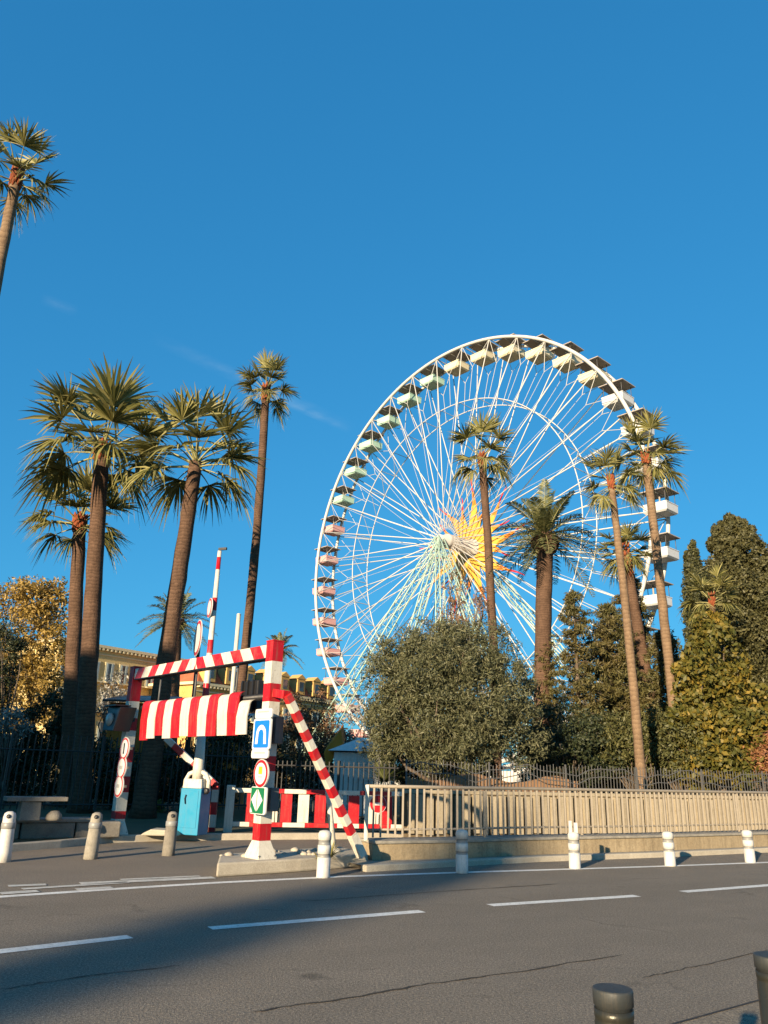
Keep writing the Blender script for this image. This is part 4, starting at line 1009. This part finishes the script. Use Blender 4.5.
# bracing cables and the zigzag near the rim
mb = MB()
for k in range(ND):
    a, b = ang[k] + R(5), ang[(k + 1) % ND] + R(5)
    for off in (0, -GAP):
        m_ = (ang[k] + R(10)); mb.tube([wp(a, WR, off), wp(m_, WR * .87, off)], .035, 4, caps=False); mb.tube([wp(m_, WR * .87, off), wp(b if b > a else b + 2 * math.pi, WR, off)], .035, 4, caps=False)
        mb.tube([wp(m_, WR * .87, off), wp(m_, WR * .70, off * .85 - .15)], .03, 4, caps=False)
    mb.tube([wp(a, WR * .70, -.15), wp(a, WR * .70, -GAP * .85 - .15)], .05, 4, caps=False)
    mb.tube([wp(a, WR * .70, -.15), wp(a + R(10), WR * .70, -GAP * .85 - .15)], .035, 4, caps=False)
    mb.tube([wp(a, WR, 0), wp(a, WR, -GAP)], .07, 5, caps=False)
    mb.tube([wp(a, WR * .99, 0), wp(a + R(10), WR * .99, -GAP)], .04, 4, caps=False)
mb.build('bracing', M['wheelwhite'], wheel, recalc=False)
mb = MB()
for k in range(ND):
    for sgn_ in (1,):
        a = ang[k] + R(5); mb.tube([wp(a + R(60), 1.3, HF), wp(a, WR * .97, -.1)], .022, 4, caps=False)
mb.build('tension_cables', M['wheelwhite'], wheel, recalc=False)
hb_ = MB(); hb_.lathe(WC + wn * (HB - .5), [(.6, 0), (1.5, .25), (1.6, .6), (.9, 1.0), (.8, 4.6), (.85, 5.0), (.8, 5.3), (.5, 5.7), (.5, 6.4), (.2, 6.6)], 28, axis=wn); hb_.build('hub', M['wheelwhite'], wheel)
# flame star fixed on the back face
rng = np.random.default_rng(2)
for k in range(18):
    a = R(20 * k + 6); L = (8.6 if k % 2 == 0 else 6.4) * (1 + .05 * rng.normal()); dx = we * math.cos(a) + Z * math.sin(a); dy = we * -math.sin(a) + Z * math.cos(a)
    o0 = WC + wn * (HB + .3 + (.05 if k % 2 else 0)); mb = MB()
    S = np.linspace(0, 1, 15); wv = lambda s: (.52 * (1 - s) ** .8 * (.5 + .9 * math.sin(math.pi * min(1, s * 1.3 + .12)))) + .02; cv = lambda s: .55 * math.sin(s * 5.0) * s * (1 if k % 2 else -1)
    for th in (0, .06):
        for s in S: c = o0 + dx * (1.2 + (L - 1.2) * s) + dy * cv(s) + wn * th; mb.v += [c + dy * wv(s), c - dy * wv(s)]
    n = len(S)
    for i in range(n - 1):
        m = 0 if S[i] < .45 else 1 if S[i] < .68 else 2
        mb.face((2 * i, 2 * i + 1, 2 * i + 3, 2 * i + 2), m); o = 2 * n; mb.face((o + 2 * i, o + 2 * i + 2, o + 2 * i + 3, o + 2 * i + 1), m)
        mb.face((2 * i, 2 * i + 2, o + 2 * i + 2, o + 2 * i), m); mb.face((2 * i + 1, o + 2 * i + 1, o + 2 * i + 3, 2 * i + 3), m)
    mb.build('flame_ray', [M['fl_y'], M['fl_o'], M['fl_r']], wheel)
# lattice legs
def lattice(p, q, w0, w1, n, rc=.08, rb=.03, name='leg', lab=None):
    p, q = Vector(p), Vector(q); d = (q - p).normalized(); u = d.cross(wn).normalized(); v = d.cross(u); mb = MB(); pts = []
    for i in range(n + 1):
        s = i / n; w = w0 + (w1 - w0) * s; c = p.lerp(q, s); pts.append([c + u * w * a + v * w * b for a, b in ((1, 1), (-1, 1), (-1, -1), (1, -1))])
    for k in range(4):
        mb.tube([pts[0][k], pts[-1][k]], rc, 6)
        for i in range(n): mb.tube([pts[i][k], pts[i + 1][(k + 1) % 4]], rb, 4, caps=False); mb.tube([pts[i][k], pts[i][(k + 1) % 4]], rb, 4, caps=False)
    mb.build(name, M['mint'], wheel, recalc=False)
for e_, n_, in ((-17, 7.5), (17, 7.5), (-17, -10.5), (19, -10.5)):
    top = WC + wn * (2.0 if n_ > 0 else HB - .6); lattice(top, Vector((WC.x, WC.y, .2)) + we * e_ + wn * n_, .35, .75, 22)
for e_ in (-5, 5): lattice(WC + wn * 2.0, Vector((WC.x, WC.y, .2)) + we * e_ + wn * 6.5, .3, .5, 20, .07, .028, 'inner_leg')
pl2 = MB(); pl2.box((WC.x, WC.y, 0.9), (30, 9, 1.8), (we, wn, Z)); pl2.build('boarding_platform', M['wheelwhite'], wheel)
# gondolas: one of each colour, then copies
GC = {'white': ((.70, .69, .67), 'white'), 'cream': ((.80, .70, .47), 'cream'), 'green': ((.50, .72, .56), 'pale green'), 'pink': ((.76, .40, .37), 'pink')}
protos = {}
def make_gondola(key):
    col, nm = GC[key]; m = paint('gondola_' + key, sc(col, .85), .45, .30, 2.6, (.22, .20, .18)); AXW = (we, wn, Z)
    g = bpy.data.objects.new('gondola', None); COL.objects.link(g); g.parent = wheel; g['label'] = nm + ' gondola'
    def bl(mb, name, mat, bev=0.0):
        me_o = mb.build(name, mat, None, bev); me_o.parent = g; return me_o
    mb = MB(); mb.box((0, 0, .02), (2.75, 2.55, .09), AXW); mb.box((0, 0, .13), (2.6, 2.4, .14), AXW, taper=.35); bl(mb, 'roof', M['roofbrown'])
    mb = MB(); mb.v = []; b = 0
    prof = [(1.0, -2.12), (1.16, -1.98), (1.18, -1.30), (1.22, -1.27), (1.22, -1.20), (1.10, -1.20), (1.08, -1.9)]
    for r, z in prof:
        for i, j in ((-1, -1), (1, -1), (1, 1), (-1, 1)): mb.v.append(we * i * r + wn * j * r * .92 + Z * z)
    for i in range(len(prof) - 1):
        for k in range(4): mb.face((4 * i + k, 4 * i + (k + 1) % 4, 4 * i + 4 + (k + 1) % 4, 4 * i + 4 + k))
    mb.face((3, 2, 1, 0)); n = 4 * (len(prof) - 1); mb.face((n, n + 1, n + 2, n + 3)); bl(mb, 'basket', m)
    mb = MB()
    mb.tube([Z * -2.0, Z * .1], .08, 6); bl(mb, 'centre_column', M['roofbrown'])
    for i, j in ((-1, -1), (1, -1), (1, 1), (-1, 1)): c = we * i * 1.02 + wn * j * .92; bl(MB().tube([c - Z * 1.22, c], .035, 5), 'post', M['greyiron'])
    for s_ in (-1, 1): bl(MB().box(we * s_ * .8 - Z * 1.45, (.4, 1.5, .45), AXW), 'seat', M['roofbrown'])
    MBx = MB().tube([wn * -1.5, wn * 1.5], .07, 6); bl(MBx, 'axle', M['wheelwhite'])
    return g
for k in range(ND):
    d_ = (math.degrees(ang[k]) + 360) % 360
    key = 'white' if d_ < 36 or d_ > 290 else 'cream' if d_ < 95 else 'green' if d_ < 156 else 'pink' if d_ < 245 else 'cream'
    if key not in protos: g = protos[key] = make_gondola(key)
    else:
        g = copy_tree(protos[key], parent=wheel)
    pos = wp(ang[k], WR, -GAP / 2)
    g.location = pos - wheel.location - Z * .05
    g.rotation_euler = (0, 0, 0)

# ------------------------------------------------------------------ palms
def palm_px(kind, cx, cy, bx, by, Y, wt, wb, cpx, seed, label, group=None, **kw):
    """trunk top and a lower trunk point in the photograph, depth, trunk widths and crown reach in pixels"""
    T = P(cx, cy, Y); B = P(bx, by, Y); d = T - B; base = B - d * ((B.z - .08) / d.z) if abs(d.z) > .01 else B
    ppm = FPX / ((T - CAM).dot(FW)); ppb = FPX / ((B - CAM).dot(FW))
    return palm(kind, T, base, wb / 2 / ppb, wt / 2 / ppm, cpx / ppm, seed, label, group, **kw)
GL, GR_ = 'palms on the left', 'palms in front of the ferris wheel'
palm_px('fan_palm', 17, 176, 0, 263, 17, 10, 13, 66, 1, 'fan palm cut by the frame, highest crown of all in the sky', GL, n=17, bark='palebark', upmin=-.15)
palm_px('fan_palm', 102, 450, 84, 745, 25, 14, 20, 110, 2, 'tall thick fan palm with orange leaf bases, taller of the leftmost pair', GL, n=27, upmin=-.22)
palm_px('fan_palm', 80, 522, 70, 722, 28, 12, 17, 74, 3, 'shorter fan palm just behind the tall thick one', GL, n=19, upmin=-.25)
palm_px('fan_palm', 196, 462, 163, 680, 23.5, 13, 21, 95, 4, 'leaning thick fan palm rising behind the striped beam', GL, n=23, boot=.0, upmin=-.25)
palm_px('fan_palm', 266, 391, 241, 650, 34, 7.5, 10, 43, 5, 'slender tall fan palm with small crown above the striped beam', GL, n=22, bend=(.22, 0), boot=.8, upmin=-.4)
palm_px('feather_palm', 176, 622, 173, 690, 62, 12, 13, 42, 6, 'distant feather palm half hidden by the leaning trunk', 'distant palms', n=34)
palm_px('feather_palm', 279, 652, 277, 690, 66, 7, 8, 27, 7, 'small distant palm peeping out beside the right post', 'distant palms', n=30)
palm_px('fan_palm', 482, 458, 490, 630, 44, 7.5, 9, 52, 8, 'slender fan palm standing before the hub of the wheel', GR_, n=21, bend=(.15, 0), boot=.7)
palm_px('feather_palm', 545, 538, 542, 700, 36, 16, 15, 62, 9, 'thick trunked feather palm with arching fronds', GR_, n=44, boot=.7, upmin=-.4)
palm_px('fan_palm', 611, 482, 640, 770, 24.6, 6.5, 10.5, 46, 10, 'slender pale fan palm with the longest bare trunk, rising from the railing', GR_, n=21, bark='palebark', boot=.4, bend=(.06, 0))
palm_px('fan_palm', 646, 458, 668, 655, 29, 8, 10, 54, 11, 'tall pale fan palm against the gondolas at the edge of the wheel', GR_, n=24, bark='palebark', boot=.45)
palm_px('fan_palm', 625, 552, 640, 640, 34, 9, 14, 42, 12, 'short fan palm with a rusty trunk between two slender palms', GR_, n=22, boot=1.6)
palm_px('fan_palm', 712, 600, 715, 660, 28.2, 6, 9, 42, 13, 'small light green fan palm growing in front of the big cypress', GR_, n=18, boot=.35, upmin=-.2)

# ------------------------------------------------------------------ trees and shrubs
def blob(px, py, Y, rx, ry, rd=None):
    c = P(px, py, Y); ppm = FPX / ((c - CAM).dot(FW)); return (c, (rx / ppm, (rd or rx) / ppm, ry / ppm))
broad_tree('olive_tree', lift(P(432, 780, 25.2), .1), [blob(448, 700, 25.2, 66, 66), blob(430, 655, 25.2, 52, 34), blob(392, 692, 25.2, 34, 52), blob(500, 700, 25.2, 38, 52), blob(475, 650, 25.4, 40, 30), blob(520, 730, 25, 24, 34), blob(385, 735, 25.2, 24, 30), blob(455, 745, 24.8, 52, 26), blob(430, 720, 25.0, 60, 44), blob(475, 705, 24.9, 50, 50), blob(415, 675, 25, 44, 44)], 21, M['olive'],
           'broad round olive tree with grey green leaves behind the railing', 'tree', L=.14, Wd=.034, nclump=1150, per=85, rc=(.22, .46), trunk_r=.16, droop=.25, shell=.1)
broad_tree('bare_tree', lift(P(470, 760, 34), .1), [blob(468, 612, 34, 22, 28), blob(455, 588, 34, 12, 14), blob(485, 600, 34, 10, 18), blob(445, 625, 34, 20, 18)], 22, M['dead'], 'thin half bare tree with dark leaves sticking up behind the olive tree', 'tree', L=.13, Wd=.06, nclump=60, per=26, rc=(.2, .5), trunk_r=.1, fork=.7)
GCD = 'dark cedars behind the iron fence'
def ced(px, py_top, Y, half, seed, label, **kw):
    T = P(px, py_top, Y); ppm = FPX / ((P(px, 690, Y) - CAM).dot(FW)); cedar('cedar_tree', (T.x, T.y, .08), T.z - .08, half / ppm, seed, label, group=GCD, **kw)
ced(573, 592, 31, 46, 31, 'thin dark cedar with open branches beside the thick feather palm', dens=.75)
ced(606, 604, 32, 68, 32, 'broad bushy cedar between the feather palm and the pale trunk', dens=1.15)
ced(630, 575, 35, 58, 33, 'tallest dark cedar, behind the short rusty palm', dens=.9)
ced(664, 630, 31, 58, 34, 'bushy cedar below the tall pale palm', dens=1.25)
ced(545, 640, 36, 34, 35, 'dark cedar half hidden behind the thick palm trunk', dens=.9)
ced(692, 668, 29.5, 40, 36, 'low dark cedar left of the yellowing creeper', dens=1.25)
def col_px(name, px, ytop, Y, half, prof, seed, leaf, label, **kw):
    T = P(px, ytop, Y); ppm = FPX / ((P(px, 690, Y) - CAM).dot(FW)); b = Vector((T.x, T.y, .08))
    column_tree(name, b, T.z - .08, lambda h: prof(h) * half / ppm, seed, leaf, label, 'tree', **kw)
cyp = lambda h: min(1, .8 + h * .5) * (1 - max(0, h - .35) / .66) ** .48
thinp = lambda h: .95 * (1 - h) ** .42 if h > .7 else .95 * .3 ** .42 + (.7 - h) * .35
col_px('cypress', 732, 516, 33, 60, cyp, 41, M['cypress'], 'big broad cypress filling the frame edge', nclump=820, rc=(.30, .62), per=190, L=.15, Wd=.075, rough=.3)
col_px('cypress', 691, 536, 31, 22, thinp, 42, M['darkcyp'], 'narrow dark pointed cypress beside the big one', nclump=340, rc=(.22, .42), per=150, L=.13, Wd=.065, rough=.3)
broad_tree('creeper_clad_tree', lift(P(718, 780, 27.8), .08), [blob(715, 690, 27.8, 20, 70), blob(711, 632, 27.8, 15, 24), blob(697, 676, 27.5, 20, 30), blob(733, 690, 27.7, 20, 36), blob(692, 728, 27.3, 24, 26), blob(745, 735, 27.4, 24, 30), blob(716, 742, 27.0, 28, 34), blob(757, 705, 28, 12, 24), blob(700, 768, 27, 22, 16), blob(738, 768, 27, 22, 16)], 43, M['ivy'],
           'tree clad in yellow green autumn creeper below the small fan palm', 'tree', L=.17, Wd=.125, nclump=300, per=66, rc=(.22, .5), trunk_r=.14, fork=.5, droop=.5, shell=.45)
def bush(name, px, py, Y, blobs, seed, leaf, label, cat='shrub', n=120, per=60, L=.12, Wd=.06, rc=(.2, .45), group=None, **kw):
    broad_tree(name, lift(P(px, py, Y), .08), [blob(a, b, Y, c, d) for a, b, c, d in blobs], seed, M[leaf], label, cat, L=L, Wd=Wd, nclump=n, per=per, rc=rc, trunk_r=.07, group=group, **kw)
bush('rust_shrub', 755, 760, 26.6, [(758, 762, 14, 14), (768, 748, 8, 14)], 51, 'rust', 'rusty brown shrub at the foot of the creeper at the frame edge', n=60)
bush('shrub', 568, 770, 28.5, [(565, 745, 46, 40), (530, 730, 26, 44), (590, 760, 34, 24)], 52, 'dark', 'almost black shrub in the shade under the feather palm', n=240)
bush('shrub', 632, 772, 28.2, [(640, 752, 34, 28), (615, 740, 24, 32)], 53, 'shrub', 'green shrub at the foot of the pale palm trunk', n=160)
bush('shrub', 680, 772, 27.6, [(682, 750, 36, 30), (662, 735, 22, 26)], 54, 'shrub', 'green shrub behind the fence left of the creeper', n=170)
bush('shrub', 350, 780, 30, [(372, 735, 34, 40), (345, 770, 34, 22), (398, 760, 30, 30)], 55, 'silver', 'silvery leafed shrub left of the olive tree', n=150, per=36)
bush('shrub', 300, 780, 30.5, [(300, 755, 26, 42), (318, 725, 22, 30), (288, 715, 16, 26)], 56, 'dead', 'brownish withered shrub behind the gate between brace and post', n=130, per=44)
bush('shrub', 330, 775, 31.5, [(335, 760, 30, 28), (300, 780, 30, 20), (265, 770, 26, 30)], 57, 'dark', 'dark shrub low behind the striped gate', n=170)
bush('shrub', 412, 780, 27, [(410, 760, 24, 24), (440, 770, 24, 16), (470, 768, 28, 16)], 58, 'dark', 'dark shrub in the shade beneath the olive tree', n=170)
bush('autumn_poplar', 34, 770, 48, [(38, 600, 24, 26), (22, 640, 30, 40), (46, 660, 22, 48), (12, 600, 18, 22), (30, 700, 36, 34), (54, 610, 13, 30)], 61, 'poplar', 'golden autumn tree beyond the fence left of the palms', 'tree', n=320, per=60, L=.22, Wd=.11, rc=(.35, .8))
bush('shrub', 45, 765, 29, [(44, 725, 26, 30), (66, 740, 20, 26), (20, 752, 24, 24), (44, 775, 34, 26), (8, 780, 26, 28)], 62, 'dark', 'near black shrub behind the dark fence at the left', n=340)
bush('dark_tree', 4, 770, 33, [(2, 660, 20, 44), (-14, 700, 22, 50)], 63, 'dark', 'dark leafy tree cut by the frame below the golden one', 'tree', n=180)
bush('flowering_shrub', 8, 770, 27.5, [(8, 722, 9, 12), (18, 730, 7, 8)], 64, 'silver', 'pale flowering shrub at the frame edge behind the dark fence', n=24, per=36)
bush('flowering_shrub', 112, 760, 31.5, [(116, 690, 12, 18), (108, 705, 10, 16)], 65, 'silver', 'pale leafed sprig between the thick palm and the left post', n=36, per=30)
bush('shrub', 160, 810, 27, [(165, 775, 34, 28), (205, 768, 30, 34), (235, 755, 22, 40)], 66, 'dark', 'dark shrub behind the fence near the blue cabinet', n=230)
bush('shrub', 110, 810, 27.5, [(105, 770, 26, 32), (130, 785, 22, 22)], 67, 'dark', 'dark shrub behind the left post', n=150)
bush('dry_grass_tuft', 152, 818, 26.2, [(152, 808, 9, 12)], 68, 'weed', 'dry straw coloured tuft behind the dark fence', 'plant', n=26, per=40, L=.2, Wd=.02, rc=(.1, .2))
# yucca by the end of the railing
def spiky(name, base, n, L, w, seed, leaf, label, cat='plant', up=.9, spread=1.0):
    rng = np.random.default_rng(seed); tv, tq, k = [], [], 0; base = np.array(base)
    for i in range(n):
        a = rng.uniform(0, 6.283); el = rng.uniform(.1, 1.45) * up; d = np.array([math.cos(a) * math.cos(el) * spread, math.sin(a) * math.cos(el) * spread, math.sin(el)]); l = L * rng.uniform(.6, 1.1)
        sd = unit(np.cross(d, np.array([0, 0, 1.0])) + rng.normal(size=3) * .1)
        for s, ww in ((0, .6), (.35, 1), (.7, .7), (1, .05)):
            p = base + d * l * s - np.array([0, 0, .18 * l * s ** 2.5]); tv += [p + sd * w * ww, p - sd * w * ww]
        for m in range(3): tq.append((k + 2 * m, k + 2 * m + 1, k + 2 * m + 3, k + 2 * m + 2))
        k += 8
    o = nparr(name, np.array(tv), np.array(tq), M[leaf], None, base); o.location = Vector(base); return tag(o, label, cat)
spiky('yucca', P(384, 782, 25.5), 130, 1.05, .028, 71, 'yucca', 'spiky green yucca behind the end of the railing')
spiky('weed', lift(G(330, 858, .2), .2), 60, .34, .009, 72, 'weed', 'straw coloured weed on the island at the foot of the leaning white post', spread=1.1)
spiky('weed', lift(G(318, 860, .2), .2), 26, .20, .008, 73, 'weed', 'small green weed on the island behind the banded bollard', up=.7)
spiky('weed', lift(G(228, 836, 0), .0), 34, .16, .012, 74, 'yucca', 'low green weed at the kerb below the gate end post', up=.5)

# ------------------------------------------------------------------ buildings and stalls behind
def building(p0, p1, ztop, depth, wall, label, storeys, nwin, roof=None, wfrac=.48, arch=False, z0=0):
    p0, p1 = lift(p0, z0), lift(p1, z0); d = p1 - p0; L = d.length; d.normalize(); n = Vector((d.y, -d.x, 0)); ax = (d, n, Z)
    t = thing('town_building', p0.lerp(p1, .5), label, 'building')
    mid = p0.lerp(p1, .5) - n * depth / 2
    MB().box(mid + Z * ((ztop - z0) / 2), (L, depth, ztop - z0), ax).build('wall', wall, t)
    MB().box(mid + Z * (ztop - z0 + .12), (L + .9, depth + .9, .30), ax).build('cornice', M['trim'], t)
    mb = MB()
    for i in range(int(L / .55)): mb.box(p0 + d * (.3 + i * .55) + n * .22 + Z * (ztop - z0 - .16), (.25, .42, .26), ax)
    mb.build('cornice_brackets', M['trim'], t)
    MB().box(p0 + d * L / 2 + n * .04 + Z * (ztop - z0 - .7), (L, .08, .12), ax).build('string_course', M['trim'], t)
    hs = (ztop - z0 - 1.0) / storeys
    for s in range(storeys):
        zc = ztop - 1.0 - hs * (s + .5)
        if zc < 2.5: break
        for i in range(nwin):
            c = p0 + d * (L * (i + .5) / nwin); c = lift(c, zc); w = L / nwin * wfrac; h = hs * .62
            f = MB().box(c + n * .03, (w + .3, .10, h + .3), ax).build('window', M['trim'], t)
            MB().box(c + n * .085, (w * .5, .03, h), ax).build('pane', M['glass'], f)
            for k in (-1, 1): MB().box(c + n * .12 + d * k * w * .36, (w * .26, .05, h), ax).build('shutter', M['shutter'], f)
            if s == 1 or s == 0:
                mb = MB(); mb.box(c + n * .42 - Z * (h * .5 + .15), (w + .7, .8, .12), ax)
                mb.build('balcony', M['trim'], f)
    if roof:
        rz, kind = roof; mb = MB(); i0 = 1.4
        q0 = [p0 + n * .3, p1 + n * .3, p1 - n * (depth + .3), p0 - n * (depth + .3)]; q1 = [p0 - n * i0 + d * i0, p1 - n * i0 - d * i0, p1 - n * (depth - i0) - d * i0, p0 - n * (depth - i0) + d * i0]
        mb.v = [lift(x, ztop + .28) for x in q0] + [lift(x, ztop + rz) for x in q1]
        for k in range(4): mb.face((k, (k + 1) % 4, 4 + (k + 1) % 4, 4 + k))
        mb.face((4, 5, 6, 7)); mb.build('roof', M['tile'], t)
        for i in range(kind):
            c = lift(p0 + d * (L * (i + .5) / kind), ztop + rz * .52 + .2); mb = MB(); mb.box(c - n * .2, (1.5, 1.5, rz * .85), ax); 
            b = len(mb.v); mb.v += [c + d * x + n * y + Z * z for y in (.62, -1.1) for x, z in ((-.95, rz * .42), (.95, rz * .42), (0, rz * .42 + .6))]
            mb.face((b, b + 1, b + 2)); mb.face((b + 5, b + 4, b + 3)); mb.face((b, b + 2, b + 5, b + 3)); mb.face((b + 1, b + 4, b + 5, b + 2)); mb.face((b, b + 3, b + 4, b + 1))
            o = mb.build('dormer', M['ochre'], t); MB().box(c + n * .56, (.8, .06, rz * .5), ax).build('pane', M['glass'], o)
    return t
def same_height(p, x, y): 
    d = ray(x, y); return CAM + d * ((p.z - EYE) / d.z)
a = P(60, 641, 82); b = same_height(a, 205, 665); print('bldg A', a, b)
building(a, b, a.z, 10, M['facade'], 'pale yellow town building with bracketed cornice between the palm trunks', 4, 11)
a = P(196, 684, 88); b = same_height(a, 335, 703); print('bldg B', a, b)
building(a, b, a.z, 10, M['ochre'], 'ochre building with red mansard roof and dormers behind the portal', 3, 9, (2.3, 8))
a = P(-60, 690, 90); b = P(60, 690, 88)
# roof terrace railing on the pale building
# orange kiosk
def kiosk(px0, px1, py, Y, zt_px, label, pitch=.35):
    a, b = P(px0, py, Y), P(px1, py, Y); zt = P(px0, zt_px, Y).z; a = lift(a, .08); b = lift(b, .08); d = (b - a); L = d.length; d.normalize(); n = Vector((d.y, -d.x, 0)); ax = (d, n, Z)
    t = thing('wooden_kiosk', a.lerp(b, .5), label, 'kiosk')
    MB().box(a.lerp(b, .5) - n * .9 + Z * (zt / 2), (L, 1.8, zt), ax).build('wall', M['orange'], t)
    mb = MB()
    for k in range(int(L / .16)): mb.box(a + d * (.08 + k * .16) + n * .012 + Z * (zt / 2), (.135, .024, zt - .06), ax)
    mb.build('boards', M['orange'], t)
    mb = MB(); e = [a - d * .2 + n * .3 + Z * zt, b + d * .2 + n * .3 + Z * zt, b + d * .2 - n * 2.0 + Z * (zt + pitch), a - d * .2 - n * 2.0 + Z * (zt + pitch)]; mb.prism(e, Z * .08); mb.build('roof', M['black'], t)
kiosk(97, 152, 800, 29.5, 704, 'orange board kiosk behind the left post')
kiosk(196, 236, 800, 31, 722, 'smaller orange board kiosk behind the barrier boom')
# canvas stall and its orange awning, seen through the shrubs
c = P(358, 770, 29); t = thing('market_tent', lift(c, .08), 'white canvas tent glimpsed between the brace and the olive tree', 'tent')
zz_ = P(355, 752, 29).z; za = P(355, 737, 29).z; mb = MB(); w = .8
mb.box(lift(c, zz_ / 2), (2 * w, 3, zz_ - .1)); mb.build('side_cloth', M['tent'], t)
mb = MB(); mb.v = [lift(c, zz_) + Vector(q) for q in ((-w - .2, -1.7, 0), (w + .2, -1.7, 0), (w + .2, 1.7, 0), (-w - .2, 1.7, 0))] + [lift(c, za) + Vector((.1, 0, 0))]
for k in range(4): mb.face((k, (k + 1) % 4, 4))
mb.face((3, 2, 1, 0)); mb.build('roof_cloth', M['tent'], t)
a, b = P(324, 752, 28.4), P(341, 730, 28.4); t = thing('fair_awning', lift(a.lerp(b, .5), .08), 'slanting orange fairground awning beside the white tent', 'awning')
MB().prism([a, b, b - Z * .55 + Vector((.1, 0, 0)), a - Z * .55 + Vector((.1, 0, 0))], (0, 1.8, .3)).build('canopy', M['tenty'], t)
for q in (a, b): MB().tube([lift(q, .08) + Vector((0, .9, 0)), q + Vector((0, .9, -.3))], .05, 6).build('pole', M['greyiron'], t)

# ------------------------------------------------------------------ unseen block and tree, added behind the viewer to throw the long shadows
def uv(u, v, z=0): return Vector((u * math.cos(SUN_AZ) + v * math.sin(SUN_AZ), -u * math.sin(SUN_AZ) + v * math.cos(SUN_AZ), z))
SH = math.tan(SUN_EL)
building(uv(-13.2, -32), uv(-62, -32), 16.2, 9, M['facade'], 'unseen tall yellow apartment block, added behind the viewer to cast shade', 5, 10)  # unseen block; its edge and height are set to shade the left post
def shade_tree(u, v, h, rr, seed, label, n=150, low=.4, per=60):
    b = uv(u, v); c = b + Z * (h * .72)
    broad_tree('shade_caster_tree', b, [(c, (rr, rr, h * .26)), (c + uv(rr * .5, 0) * .8 - Z * h * .08, (rr * .6, rr * .6, h * .2)), (c - uv(rr * .5, 0) * .8 + Z * h * .05, (rr * .6, rr * .6, h * .2))], seed, M['shrub'], label, 'tree', L=.3, Wd=.2, nclump=n, per=per, rc=(.4, .9), trunk_r=.22, fork=.6, group='unseen trees added for their shade')
shade_tree(-5.6, -82, 25.0, .62, 81, 'unseen tall narrow leafy tree, added behind the viewer to shade the road', n=120, per=30)  # unseen tree, placed and sized for a soft shadow band on the road
